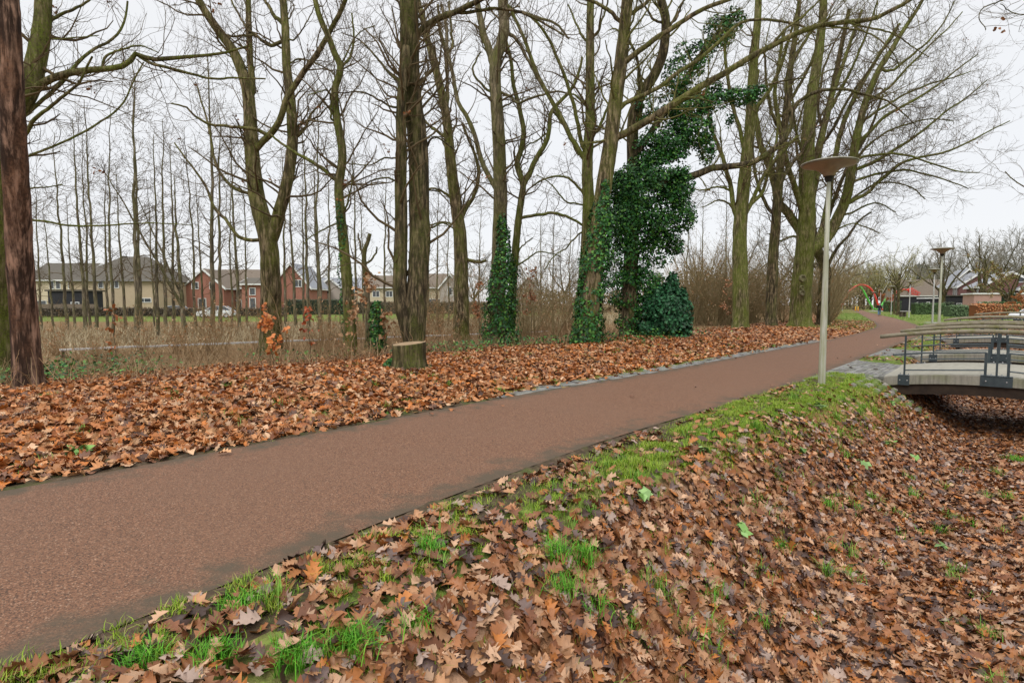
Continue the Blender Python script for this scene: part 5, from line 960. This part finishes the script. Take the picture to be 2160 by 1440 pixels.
# ------------------------------------------------------------------ cars
M['carwhite'] = simple('white_car_paint', (.68, .69, .70), (.74, .75, .76), 2, .25, .6); M['tyre'] = simple('tyre_rubber', (.012, .012, .012), (.03, .03, .03), 9, .8, .2); M['carglass'] = simple('car_glass', (.02, .025, .03), (.04, .05, .055), 2, .08, .7); M['lampglass'] = simple('headlight_glass', (.5, .52, .55), (.7, .7, .72), 3, .15, .6)
def car(x, y, rz, label):
    r = thing('parked_car', label, 'car', (x, y, tz(x, y)+.02), rz)
    prof = [(-2.1, .35), (-2.12, .62), (-2.0, .80), (-1.1, .95), (-.85, .98), (.9, .98), (1.95, .92), (2.05, .75), (2.08, .4)]   # front at -x
    def body(pr, w0, w1, z0, name, mat):
        V = []; n = len(pr)
        for wv, sgn in ((w0, -1), (w1, 1)): pass
        for yy, sx in ((-w0, .965), (-w0*.96, 1.), (w0*.96, 1.), (w0, .965)): V += [(a*sx, yy*(1-(b_-.4)*.06), b_-(0 if abs(yy) < w0*.97 else .02)) for a, b_ in pr]
        Fq = []
        for j in range(3):
            for i in range(n): k = (i+1) % n; Fq.append([j*n+i, j*n+k, (j+1)*n+k, (j+1)*n+i])
        return MB().add(V, [np.array(Fq), np.array([list(range(n))[::-1], [3*n+i for i in range(n)]])]).build(name, mat, r, False)
    low = [(-2.05, .28)]+prof+[(2.0, .28)]; bd = body(low, .86, .86, 0, 'body', M['carwhite'])
    gh = np.array([(-1.15, .95), (-.35, 1.42), (.0, 1.47), (1.1, 1.45), (1.85, .94)]); V = []
    for sg in (-1, 1): V += [(a, sg*(.80-(b_-.95)*.34), b_) for a, b_ in gh]
    MB().add(V, [np.array([[0, 1, 2, 3, 4], [9, 8, 7, 6, 5]])[:, ::-1], np.array([[0, 1, 6, 5], [3, 4, 9, 8]])]).build('windows', M['carglass'], r)
    V = []
    for sg in (-1, 1): V += [(a, sg*(.80-(b_-.95)*.34)*1.01, b_+.012) for a, b_ in gh[1:4]]
    V += [(a, y_, b_-.05) for a, y_, b_ in V]
    MB().add(V, np.array([[0, 1, 4, 3], [1, 2, 5, 4], [6, 9, 10, 7], [7, 10, 11, 8], [0, 6, 7, 1], [1, 7, 8, 2], [3, 4, 10, 9], [4, 5, 11, 10]])).build('roof', M['carwhite'], r)
    for sg in (-1, 1):
        for a, b_ in ((0, 1), (3, 4)): MB().tube([(gh[a][0], sg*(.81-(gh[a][1]-.95)*.34), gh[a][1]), (gh[b_][0], sg*(.81-(gh[b_][1]-.95)*.34), gh[b_][1]+.01)], .035, 6).build('pillar', M['carwhite'], r)
        MB().tube([(.45, sg*.81, .95), (.45, sg*.64, 1.45)], .035, 6).build('pillar', M['carwhite'], r)
        MB().tube([(-2.03, sg*.70, .70), (-1.9, sg*.78, .74), (-1.72, sg*.85, .78)], .07, 8).build('headlight', M['lampglass'], r)
        MB().box((-.75, sg*.93, 1.0), (.12, .16, .12)).build('mirror', M['carwhite'], r)
        for x_ in (-1.35, 1.3):
            w_ = link('wheel', MB().tube([(x_, sg*.70, .32), (x_, sg*.88, .32)], .32, 22).build('tyre_tmp', M['tyre']).data, r); t_ = bpy.data.objects.get('tyre_tmp'); bpy.data.objects.remove(t_)
            MB().tube([(x_, sg*.87, .32), (x_, sg*.892, .32)], .2, 14).build('rim', M['lampglass'], w_)
    MB().box((-2.09, 0, .47), (.06, 1.1, .16)).build('grille', M['black'], r)
q = P(2142, 680, 47.5); car(q[0]+2.2, q[1], 0.0, 'white parked car cut off by the right edge, its front facing left')
q = P(448, 648, 70); car(q[0], q[1]+1, .2, 'white car parked beyond the green field in front of the brown brick house')
q = P(366, 648, 80); car(q[0], q[1], .1, 'small looking white car beyond the field, right of the beige house')
# ------------------------------------------------------------------ trees on the right and far away
def proto_far(seed, h, spread, rm, n0=7, name='broad_bare_tree', tw='fartwig', leafs=None, trunk=.45, clear=.22, mat='oakdark', d=(1.0, 1.2, 1.5)):
    rng = np.random.RandomState(seed); r = thing(name, 'bare tree', 'tree'); th = h*clear; tr = np.array([[0, 0, -.2], [.05, 0, th*.5], [0, .05, th], [.1, 0, th*1.5]]); T = resample(tr, 12)[None]; R = np.linspace(trunk, trunk*.62, 12)[None]; R[0, 0] *= 1.4
    V, Fq = pack([((T, R), 14)]); link('trunk', mkmesh('trunk', V, Fq, M[mat], True), r)
    n = n0; az = np.arange(n)/n*6.28+rng.rand(n)*.6; el = rng.uniform(.5, 1.35, n); dd = np.stack([np.cos(az)*np.cos(el), np.sin(az)*np.cos(el), np.sin(el)], 1); p = np.stack([np.zeros(n), np.zeros(n), rng.uniform(th*.75, th*1.4, n)], 1); o = [p]; ln = (h-th)*rng.uniform(.8, 1.05, n)*np.where(el < .8, spread, 1)
    for k in range(11): dd = nrm(dd+rng.normal(0, .13, (n, 3))+[0, 0, .05]); p = p+dd*(ln/11)[:, None]; o.append(p)
    A = (np.stack(o, 1), (trunk*.42*rng.uniform(.7, 1.1, n))[:, None]*np.linspace(1, .12, 12)[None]); a = spawn(*A, rng, d[0], h*.12, h*.34, tmin=.12, rf=.5, rmin=rm*1.5, seg=8, wob=.16, ang=(.45, 1.0), rcap=.1); b_ = spawn(*a, rng, d[1], h*.06, h*.17, rf=.6, rmin=rm*1.1, seg=5, wob=.2); c = spawn(*b_, rng, d[2], h*.03, h*.09, rf=.7, rmin=rm, seg=4, wob=.2)
    V, Fq = pack([(A, 7)]); link('limbs', mkmesh('limbs', V, Fq, M[mat], True), r); V, Fq = pack([(a, 4), (b_, 3), (c, 3)]); link('crown', mkmesh('crown', V, Fq, M[tw], True), r)
    if leafs:
        n, cols, sz = leafs; t = np.concatenate([b_[0].reshape(-1, 3), c[0].reshape(-1, 3)]); t = t[rng.choice(len(t), n)]; V, Fq, cv = leafcloud(t+rng.normal(0, .08, t.shape), rng.normal(0, 1, t.shape), rng.uniform(*sz, n), 'q', rng, cols); link('leaves', mkmesh('far_leaves', V, Fq, M['leaf'], True, cv), r)
    return r
M['fartwig'] = simple('far_twig', (.13, .11, .075), (.22, .19, .13), 1, .95, .05); M['palegrey'] = simple('pale_far_twig', (.22, .21, .19), (.32, .30, .26), 1, .95, .05); M['yellowtwig'] = simple('lichen_yellow_twig', (.22, .20, .08), (.32, .29, .12), 1, .95, .05)
pf1 = proto_far(201, 15, 1.15, .022, 9, trunk=.55); pf2 = proto_far(202, 16, 1.0, .03, 9, tw='palegrey'); pf3 = proto_far(203, 12, 1., .02, 8, tw='yellowtwig', trunk=.32, leafs=(900, [(.30, .27, .08), (.22, .22, .07)], (.08, .16)))
pf4 = proto_far(204, 8, 1.1, .02, 8, tw='yellowtwig', trunk=.34, leafs=(2600, [(.24, .12, .05), (.20, .17, .06), (.27, .24, .08)], (.12, .25))); pf6 = proto_far(206, 12, .8, .02, 10, tw='yellowtwig', trunk=.26, clear=.38); pf5 = proto_far(205, 5, 1.0, .015, 9, name='beech_tree', trunk=.1, leafs=(3500, RUST, (.12, .22)))
def far(o, px, Yd, rz, sc, lab, grp=None, new=True, z=0):
    q = P(px, 650, Yd); loc = (q[0], q[1], z); r = dup(o, loc, rz, sc) if new else o
    if not new: o.location = loc; o.rotation_euler = (0, 0, rz); o.scale = (sc,)*3
    r['label'] = lab
    if grp: r['group'] = grp
    return r
far(pf1, 1988, 104, .3, .93, 'big bare oak with a stout trunk in front of the black gable house', new=False)
far(pf4, 2128, 74, 1.2, 1.05, 'spreading tree with greenish brown clumps at the right edge', new=False)
far(pf1, 2071, 94, 2.2, .86, 'bare tree with slim trunk before the purple brick houses'); far(pf6, 1894, 80, .7, .85, 'young bare tree with straight trunk left of the bench', new=False)
far(pf6, 1886.5, 92, 2.7, .7, 'thinner young tree just behind the one left of the bench')
far(pf5, 1876, 112, .7, 1.0, 'small tree full of rust brown leaves behind the lamps', new=False); far(pf5, 2152, 70, 1.7, .7, 'low tree with pale pinkish brown leaves at the far right')
FG = 'bare trees on the far skyline at right'
far(pf2, 1905, 185, .1, 1.0, 'pale bare tree on the far skyline', FG, False)
for i, (px, Yd, sc) in enumerate(((1830, 200, .95), (1860, 215, 1.1), (1935, 200, 1.2), (1958, 170, 1.05), (2010, 180, 1.15), (2040, 165, 1.15), (2075, 150, 1.2), (2105, 140, 1.2), (2140, 135, 1.15), (2175, 140, 1.3), (2120, 190, 1.5), (2160, 175, 1.5), (1990, 230, 1.4), (1880, 240, 1.3), (1845, 250, 1.3), (2060, 220, 1.5), (1820, 240, 1.1), (1925, 250, 1.4))):
    far(pf2, px, Yd, i*1.3, sc, 'pale bare tree on the far skyline', FG)
RG = 'row of yellow green twigged trees along the far path'
first3 = True
for i, (px, Yd, sc) in enumerate(((1812, 165, 1.1), (1822, 180, 1.2), (1836, 170, 1.1), (1850, 168, 1.1), (1863, 172, 1.15), (1800, 200, 1.2), (1815, 220, 1.3), (1764, 128, .85), (1762, 150, 1.), (1792, 190, 1.1), (1873, 165, 1.05), (1905, 160, 1.), (1786, 180, 1.1), (1830, 210, 1.3))):
    far(pf3, px, Yd, i*2.1, sc, 'yellow green twigged tree in the row along the far path', RG, new=i > 0)
LG = 'bare trees behind the left houses'
for i, (px, Yd, sc) in enumerate(((30, 140, .9), (120, 150, .8), (380, 150, .7), (470, 160, .75), (700, 170, .8), (850, 165, .8), (1000, 130, .8), (1060, 120, .75), (1130, 125, .8), (1190, 115, .8), (1250, 120, .8), (1300, 110, .8), (1480, 110, .9), (1560, 105, .95), (1640, 100, .95), (1700, 100, .95), (1740, 105, 1.))):
    far(pf2, px, Yd, i*1.7, sc, 'grey bare tree behind the left row of houses' if px < 900 else 'grey bare tree in the distance behind the middle and right trunks', LG if px < 900 else 'distant bare trees behind the middle and right trunks')
# dark evergreen wood on the skyline
rng = np.random.RandomState(5); n = 26000; px = rng.uniform(1925, 2330, n); Yd = rng.uniform(270, 320, n); top = 11+9*vn(px/40, px*0, 1, 4)+4*vn(px/12, px*0, 1, 6)+(px > 2070)*3; p = np.stack([(px-1080)/F*Yd, Yd, rng.rand(n)**.7*top], 1)
V, Fq, cv = leafcloud(p, rng.normal(0, 1, (n, 3))+[0, -.7, .4], rng.uniform(1.2, 2.6, n), 'q', rng, [(.06, .085, .06), (.09, .12, .085), (.13, .12, .10), (.16, .14, .11)])
tag(link('far_woodland', mkmesh('far_woodland', V, Fq, M['ivy'], True, cv)), 'misty dark green wood on the skyline behind the right houses', 'woodland', kind='stuff')
n = 16000; px = rng.uniform(1090, 1830, n); Yd = rng.uniform(95, 150, n)+60*(px > 1770); top = (4+4.0*vn(px/50, px*0, 1, 14)+2*vn(px/14, px*0, 1, 16))*np.clip((px-1060)/350, .5, 1); p = np.stack([(px-1080)/F*Yd, Yd, rng.rand(n)*top], 1)
V, Fq, cv = leafcloud(p, rng.normal(0, 1, (n, 3))+[0, -.7, .4], rng.uniform(.3, .8, n), 'q', rng, [(.20, .15, .09), (.26, .20, .12), (.15, .11, .07), (.18, .16, .08)])
tag(link('far_thicket', mkmesh('far_thicket', V, Fq, M['stalk'], True, cv)), 'brown far thicket behind the trunks of the right hand oaks', 'thicket', kind='stuff')
# ------------------------------------------------------------------ fallen leaves, grass, undergrowth
def to_px(x, y, z):
    v = np.stack([x, y, z-CH], -1); c_, s_ = math.cos(TH), math.sin(TH); dp = v[..., 1]*c_-v[..., 2]*s_; up_ = v[..., 1]*s_+v[..., 2]*c_
    return 1080+F*v[..., 0]/dp, 720-F*up_/dp, dp
def scatter(n, u0, u1, a0, a1, rng, side):
    """n random ground points in strip coordinates; side 'r': a = distance right of near edge, 'l': left of far edge"""
    u = rng.uniform(u0, u1, n); a = rng.uniform(a0, a1, n)
    if side == 'r': p = OA+u[:, None]*DD+a[:, None]*NN
    else: p = OA+u[:, None]*DD+(-2.95-a)[:, None]*NN
    x, y = p[:, 0], p[:, 1]; f = fields(x, y); z = terrain(x, y, f); px, py, d = to_px(x, y, z)
    k = (d > .6) & (px > -350) & (px < 2500) & (py < 1750); return x[k], y[k], z[k], [q[k] for q in f], d[k]
def gnormal(x, y):
    e_ = .08; z0 = terrain(x, y); zx = terrain(x+e_, y); zy = terrain(x, y+e_); return nrm(np.stack([-(zx-z0)/e_, -(zy-z0)/e_, np.ones_like(x)], 1))
WARM = [(.42, .185, .07), (.35, .125, .035), (.46, .25, .12), (.23, .075, .022), (.085, .038, .02), (.50, .31, .18), (.44, .145, .028), (.17, .08, .045)]
def leaf_field(name, label, regions, side, seed, cols, wt):
    rng = np.random.RandomState(seed); Vs = []; Fs = {3: [], 4: []}; Cs = []; off = 0
    for (u0, u1, a0, a1, dens, kind, size, dmin, dmax, tilt) in regions:
        n = int((u1-u0)*(a1-a0)*dens); x, y, z, f, d = scatter(n, u0, u1, a0, a1, rng, side); s_, t_ = f[1], f[2]
        k = (d >= dmin) & (d < dmax)
        if side == 'r':
            gz = fbm(x, y, 1.9, 31, 3); dn = sst(.30, 1.15, s_+(gz-.5)*.9-.40*sst(2, 4.5, f[0])-.25*sst(7.5, 10, f[0]))*.93+.07+.30*sst(.5, .62, vn(x, y, 1.4, 8))*(f[0] < 5)*sst(.1, .3, s_); dn = np.maximum(dn, (1-sst(1.6, 3.4, f[0]))*.75*sst(.02, .18, s_)*(.5+.5*sst(.4, .55, gz))); dn = np.maximum(dn, .35*sst(.03, .1, s_)*(1-sst(.25, .4, s_))*sst(.45, .55, vn(x, y, 2.2, 77))); dn = np.where(s_ < .02, .006, dn)
            pv = ((f[0] > 11.8) & (f[0] < 18) | (f[0] > 19.4) & (f[0] < 23.6)) & (s_ < 1.3); dn = np.where(pv, dn*.04, dn)
            cb = (f[0] > 11.3) & (f[0] < 14.1) & (s_ < 2.2); dn = np.where(cb, dn*.45, dn); br = (f[0] > 13.9) & (f[0] < 17.3) & (s_ > 1.1); dn = np.where(br & (s_ < 1.4), 0, dn)
            dn = dn*np.where((f[0] > 17.5) | (s_ < 1.2), 1, 1)
        else:
            dn = sst(-.04, .22, t_)*(1-.8*sst(6, 10, t_)); dn = np.where(t_ < 0, .006*np.exp(t_*3), dn); pv = (f[0] > 6.8) & (f[0] < 27) & (t_ < .45); dn = np.where(pv, dn*.07, dn)
            dn = np.where(f[0] > 38, dn*.45, dn); gz = vn(x, y, 1.6, 44); dn = dn*np.where(t_ < 1.4, .70+.3*sst(.35, .5, gz), 1)
        k &= rng.rand(len(x)) < dn; x, y, z, d = x[k], y[k], z[k], d[k]; on = (s_[k] < 0) & (t_[k] < 0) if side == 'r' else t_[k] < 0
        if not len(x): continue
        nr = gnormal(x, y); tl = np.where(on, .12, tilt)[:, None]; nr = nr+rng.normal(0, 1, nr.shape)*tl; sz = rng.uniform(*size, len(x))*np.where(on, .8, 1)
        dh = fbm(x, y, 1.1, 55, 2); p = np.stack([x, y, z+rng.rand(len(x))*np.where(on, .004, .035)+.012+on*.03], 1)
        V, Fq, cv = leafcloud(p, nr, sz, kind, rng, cols, wt); tone = (.75+.5*fbm(x, y, .9, 60, 3)); 
        Vs.append(V); Fs[Fq.shape[1]].append(Fq+off); Cs.append(cv); off += len(V)
    V = np.concatenate(Vs); Fl = [np.concatenate(v) for v in Fs.values() if v]; me = mkmesh(name, V, Fl, M['leaf'], True, np.clip(np.concatenate(Cs), 0, .8))
    return tag(link(name, me), label, 'leaves', kind='stuff')
leaf_field('fallen_leaves', 'deep layer of brown oak leaves covering the ditch bank at the right', [
    (-2, 9, -.1, 4.6, 560, 'hi', (.07, .135), 0, 7, .36), (0, 20, -.1, 4.8, 520, 'lo', (.07, .12), 7, 13, .34), (8, 30, -.5, 5.4, 360, 'lo', (.08, .13), 13, 22, .34), (18, 48, -.5, 6, 110, 'q', (.12, .2), 22, 48, .3), (-1, 30, -3., 0, 40, 'lo', (.06, .11), 0, 30, .1)], 'r', 71, BROWN, BW)
leaf_field('fallen_leaves', 'orange brown oak leaves heaped under the trees left of the path', [
    (-8, 12, -.2, 7, 380, 'hi', (.09, .16), 0, 8.5, .42), (-10, 22, -.2, 10, 330, 'lo', (.09, .16), 8.5, 16, .45), (0, 34, -.2, 10, 210, 'lo', (.10, .17), 16, 24, .42), (10, 62, -.2, 9, 90, 'q', (.14, .24), 24, 62, .4)], 'l', 72, WARM, [.2, .2, .15, .13, .08, .08, .09, .07])
def grass(name, label, pts, seed, cols, hmin, hmax, wd, lean=.45, cat='grass'):
    rng = np.random.RandomState(seed); x, y, z, hs = pts; n = len(x); h = rng.uniform(hmin, hmax, n)*hs; az = rng.rand(n)*6.283; ln = np.abs(rng.normal(lean, .25, n)); dx = np.stack([np.cos(az), np.sin(az), 0*az], 1); sd = np.stack([-np.sin(az), np.cos(az), 0*az], 1)
    b = np.stack([x, y, z-.01], 1); w_ = (wd*rng.uniform(.7, 1.3, n))[:, None]; up_ = np.array([0, 0, 1.])
    m_ = b+up_*(h*.6)[:, None]+dx*(h*ln*.35)[:, None]; t = b+up_*(h*(1-.25*ln))[:, None]+dx*(h*ln)[:, None]
    V = np.stack([b-sd*w_*.5, b+sd*w_*.5, m_-sd*w_*.42, m_+sd*w_*.42, t], 1).reshape(-1, 3); o = np.arange(n)[:, None]*5
    cc = np.asarray(cols)[rng.randint(0, len(cols), n)]*rng.uniform(.7, 1.25, (n, 1)); 
    return tag(link(name, mkmesh(name, V, [o+np.array([[0, 1, 3, 2]]), o+np.array([[2, 3, 4]])], M['grass'], True, np.repeat(cc, 5, axis=0))), label, cat, kind='stuff')
GR = [(.17, .29, .015), (.22, .36, .02), (.12, .22, .012), (.30, .40, .03), (.34, .33, .09), (.26, .38, .03)]
rng = np.random.RandomState(33); X_ = []
def take(a):
    X_.append(a)
# right verge turf
for (u0, u1, n_) in ((-2, 4, 150000), (4, 9, 150000), (9, 14, 90000)):
    x, y, z, f, d = scatter(n_, u0, u1, -.06, 2.0, rng, 'r'); s_ = f[1]; g1 = fbm(x, y, 1.5, 90, 3); g2 = fbm(x, y, 7, 95, 2)
    wide = .85+.35*sst(2, 7, f[0])+.35*sst(8, 11, f[0]); pr_ = sst(-.05, .03, s_)*(1-sst(wide-.35, wide+.25, s_+(g1-.5)*1.0))
    tuft = sst(.42, .60, g2); body = sst(.36, .5, g1+.10*sst(1.5, 5, f[0])); pr_ = pr_*(.25+.75*body)*(.35+.65*tuft)+.10*sst(.62, .7, g2)*(s_ > 0)*(s_ < 2)
    pr_ *= .25+.75*np.maximum(sst(1.8, 3.6, f[0]), sst(.56, .66, g2)); mud = (sst(.1, .2, s_)*(1-sst(.3, .45, s_))*(f[0] > 3.2)*(f[0] < 6.8)); pr_ *= 1-.8*mud
    k = rng.rand(len(x)) < pr_*(d < 16); take((x[k], y[k], z[k], np.where(g2[k] > .6, 1.35, 1.)))
# right verge farther and lawn edges near bridges
x, y, z, f, d = scatter(60000, 14, 34, 0, 2.0, rng, 'r'); k = (fbm(x, y, 1.2, 91, 2) > .5) & (d < 30) & ~(((f[0] > 11.8) & (f[0] < 18) | (f[0] > 19.4) & (f[0] < 23.6)) & (f[1] < 1.3)); k &= rng.rand(len(x)) < .5; take((x[k], y[k], z[k], np.full(k.sum(), 1.)))
# moss fringe by the left edge and the paver strip
x, y, z, f, d = scatter(60000, -2, 26, -.03, .7, rng, 'l'); g1 = fbm(x, y, 2.4, 93, 3); k = (g1 > .52) & (f[2] > -.02) & (rng.rand(len(x)) < np.where(f[2] < .12, .5, .3)) | (f[0] > 6.5) & (f[0] < 17) & (f[2] > .26) & (f[2] < .62) & (g1 > .40); take((x[k], y[k], z[k], np.full(k.sum(), .6)))
A = [np.concatenate(q) for q in zip(*X_)]; grass('verge_grass', 'bright green grass strip between the path edge and the leaf covered bank', A, 34, GR, .025, .075, .0042, .55)
# tufts scattered among leaves
def tufts(n, u0, u1, a0, a1, side, seed, per, rad):
    rng = np.random.RandomState(seed); x, y, z, f, d = scatter(n, u0, u1, a0, a1, rng, side); out = []
    for i in range(len(x)):
        if side == 'r' and (f[1][i] < .3 or (f[0][i] > 11.5 and f[0][i] < 18)): continue
        if side == 'l' and f[2][i] < .25: continue
        m_ = int(per*rng.uniform(.3, 1.3)); r_ = rad*rng.uniform(.5, 1.3); q = rng.normal(0, r_, (m_, 2)); out.append((x[i]+q[:, 0], y[i]+q[:, 1], np.full(m_, z[i]), np.full(m_, rng.uniform(.6, 1.3))))
    o = [np.concatenate(q) for q in zip(*out)]; o[2] = terrain(o[0], o[1]); return o
A = tufts(190, -1, 13, .3, 4.2, 'r', 35, 60, .045); grass('grass_tufts', 'small green grass tufts poking through the leaves of the ditch bank', A, 36, [(.10, .26, .02), (.14, .32, .03), (.20, .36, .05)], .07, .17, .0048, .6)
A = tufts(330, -7, 22, .2, 4.5, 'l', 37, 50, .06); grass('grass_tufts', 'small green grass tufts poking through the leaves left of the path', A, 38, [(.10, .25, .02), (.14, .30, .03), (.20, .30, .06)], .05, .13, .006, .6)
B = []
rng = np.random.RandomState(3)
for (px, py, m_, r_, hs) in ((1170, 1225, 260, .05, 1.5), (1230, 1265, 200, .06, 1.6), (745, 1375, 420, .055, 1.15), (620, 1395, 300, .05, 1.1), (300, 1400, 260, .05, 1.), (905, 1160, 320, .05, 1.), (505, 1280, 200, .045, .9), (860, 1360, 220, .06, 1.), (1180, 1350, 180, .06, 1.4), (1500, 1310, 90, .05, 1.4), (1740, 1105, 120, .06, 1.3), (1775, 1010, 120, .06, 1.), (2145, 975, 300, .10, 1.5), (1640, 1190, 100, .05, 1.2), (1600, 1330, 60, .05, 1.3), (2050, 1110, 70, .05, 1.2), (1250, 1380, 120, .07, 1.2), (450, 1390, 200, .05, 1.)):
    z = 0
    for _ in range(4): g = G(px, py, z); z = tz(*g)
    q = rng.normal(0, r_, (m_, 2)); B.append((g[0]+q[:, 0], g[1]+q[:, 1], np.full(m_, z), np.full(m_, hs)))
A = [np.concatenate(q) for q in zip(*B)]; grass('grass_clumps', 'larger fresh green grass clumps in the foreground leaves', A, 39, [(.07, .27, .015), (.10, .33, .02), (.16, .38, .03)], .06, .12, .0045, .6)
# lawn blades in the mid distance on the right and along the far verge
rng = np.random.RandomState(12); n = 90000; x = rng.uniform(20, 62, n); y = rng.uniform(30, 85, n); f = fields(x, y); k = ((f[1] > 5.6) | ((f[0] > 50) & (f[1] > .1))); g1 = fbm(x, y, .7, 99, 3); q0, q1 = G(2060, 677), G(2060, 685); k &= ~((y < q0[1]+1.5) & (y > q1[1]-4) & (x > 33)); z = terrain(x, y, f); A = (x[k], y[k], z[k], .7+g1[k])
grass('lawn_grass', 'mown green lawn between the path and the hedges at the right', A, 40, [(.16, .28, .04), (.22, .34, .06), (.30, .32, .12)], .05, .14, .03, .6)
x = rng.uniform(12, 60, n); y = rng.uniform(32, 95, n); f = fields(x, y); g1 = fbm(x, y, .9, 98, 3); k = (f[2] > .05) & (f[2] < 3.8) & (f[0] > 36) & (g1 > .42); z = terrain(x, y, f); A = (x[k], y[k], z[k], .7+g1[k])
grass('far_verge_grass', 'green grass verge along the left side of the far bend', A, 41, [(.14, .27, .03), (.20, .32, .05), (.28, .28, .10)], .05, .14, .03, .6)
# dry stalks and brambles under the trees
def stalks(name, label, n, u0, u1, a0, a1, h, seed, cols, wd=.006):
    rng = np.random.RandomState(seed); x, y, z, f, d = scatter(n, u0, u1, a0, a1, rng, 'l'); g1 = fbm(x, y, .8, seed, 3); k = (g1 > .40) & (x < 22); x, y, z, d = x[k], y[k], z[k], d[k]; n = len(x)
    p = np.stack([x, y, z-.03], 1); dd = rng.normal(0, .33, (n, 3)); dd[:, 2] = 1; dd = nrm(dd); ln = rng.uniform(*h, n)*(.5+g1[k]); o = [p]
    for j in range(4): dd = nrm(dd+rng.normal(0, .22, (n, 3))); p = p+dd*(ln/4)[:, None]; o.append(p)
    R = (wd*rng.uniform(.5, 1.2, n)*(1+d/40))[:, None]*np.linspace(1, .4, 5)[None]; Pn = np.stack(o, 1); V, Fq = tubes(Pn, R, 3); cc = np.asarray(cols)[rng.randint(0, len(cols), n)]*rng.uniform(.7, 1.3, (n, 1))
    return tag(link(name, mkmesh(name, V, Fq, M['stalk'], True, np.repeat(cc, 15, axis=0))), label, 'undergrowth', kind='stuff')
ST = [(.26, .17, .09), (.34, .22, .12), (.42, .30, .18), (.20, .12, .06)]
stalks('dry_undergrowth', 'thin dry brown stems filling the ground under the left trees', 11000, -12, 30, 5.2, 17, (.18, .7), 51, ST)
stalks('reed_grass', 'pale dry grass and reeds along the near edge of the green field', 26000, -6, 60, 17, 34, (.2, .7), 52, [(.46, .38, .24), (.38, .30, .18), (.52, .44, .30), (.30, .22, .12)], .010)
# green bramble and ivy patches on the ground
rng = np.random.RandomState(61); B = []
for (px, Yd, r_, m_) in ((110, 13, .8, 420), (180, 12.5, .6, 260), (60, 12, .6, 200), (210, 15.5, .9, 300), (640, 16, .5, 120), (940, 16.5, .7, 420), (1000, 20, .9, 420), (1110, 21, .8, 420), (1160, 20, .7, 300), (1300, 19.5, .8, 420), (1370, 20, .8, 300), (300, 14, .6, 120), (1450, 23, .8, 200), (700, 17, .5, 90), (560, 17, .5, 90)):
    q = P(px, 740, Yd); a = rng.normal(0, r_, (m_, 2))*[1, .7]; x, y = q[0]+a[:, 0], q[1]+a[:, 1]; B.append(np.stack([x, y, terrain(x, y)+rng.rand(m_)**1.5*.38], 1))
p = np.concatenate(B); V, Fq, cv = leafcloud(p, rng.normal(0, .5, p.shape)+[0, 0, 1], rng.uniform(.05, .11, len(p)), 'ivy', rng, [(.03, .10, .02), (.06, .18, .03), (.10, .25, .04), (.02, .07, .02)])
tag(link('ground_ivy', mkmesh('ground_ivy', V, Fq, M['ivy'], True, cv)), 'green bramble and ivy patches creeping over the leaves under the trees', 'ground cover', kind='stuff')
# small broad leaved weeds on the bank and verge
B = []
for (px, py) in ((1725, 912), (1815, 1012), (1720, 905), (1930, 975), (1560, 1190), (1690, 1040), (1870, 970), (165, 945), (1350, 1130), (1985, 1160), (1480, 1010), (1880, 905), (160, 935)):
    z = 0
    for _ in range(4): g = G(px, py, z); z = tz(*g)
    a = rng.normal(0, .05, (7, 2)); B.append(np.stack([g[0]+a[:, 0], g[1]+a[:, 1], z+.03+rng.rand(7)*.05], 1))
p = np.concatenate(B); V, Fq, cv = leafcloud(p, rng.normal(0, .45, p.shape)+[0, 0, 1], rng.uniform(.08, .17, len(p)), 'q', rng, [(.16, .30, .07), (.22, .36, .12)])
tag(link('weeds', mkmesh('weeds', V, Fq, M['ivy'], True, cv)), 'few broad leaved weeds among the fallen leaves', 'weeds', kind='stuff')
# cobbles pitched into the bank by the bridge end
rng = np.random.RandomState(9); mb = MB(); ub = np.arange(11.6, 14.2, .155); ico = np.array([(0, 0, 1), (.9, 0, .45), (.28, .85, .45), (-.72, .53, .45), (-.72, -.53, .45), (.28, -.85, .45), (1., .0, -.4), (.3, .95, -.4), (-.8, .6, -.4), (-.8, -.6, -.4), (.3, -.95, -.4)])
icf = [np.array([[0, 1, 2], [0, 2, 3], [0, 3, 4], [0, 4, 5], [0, 5, 1]]), np.array([[1, 6, 7, 2], [2, 7, 8, 3], [3, 8, 9, 4], [4, 9, 10, 5], [5, 10, 6, 1]])]
for u in ub:
    for s in np.arange(1.0, 3.4, .14):
        if (u < 13.9 and (s > 1.0+(u-11.8)*.5)) or s > 2.1: continue
        uu = u+rng.normal(0, .02); ss = s+rng.normal(0, .015); q = US(uu, ss); z = tz(*q); k = rng.uniform(.85, 1.1); g = rng.uniform(.15, .29); c = (g, g*.93, g*.78) if rng.rand() < .5 else (g*.55, g*.72, g*.22)
        a = rng.rand()*6; R_ = np.array([[math.cos(a), -math.sin(a), 0], [math.sin(a), math.cos(a), 0], [0, 0, 1]]); mb.add((ico*[.078*k, .068*k, .05])@R_.T+[q[0], q[1], z+.012], icf, c)
o = mb.build('cobble_paving', M['brick'], smooth=True, usecol=True); tag(o, kind='structure')
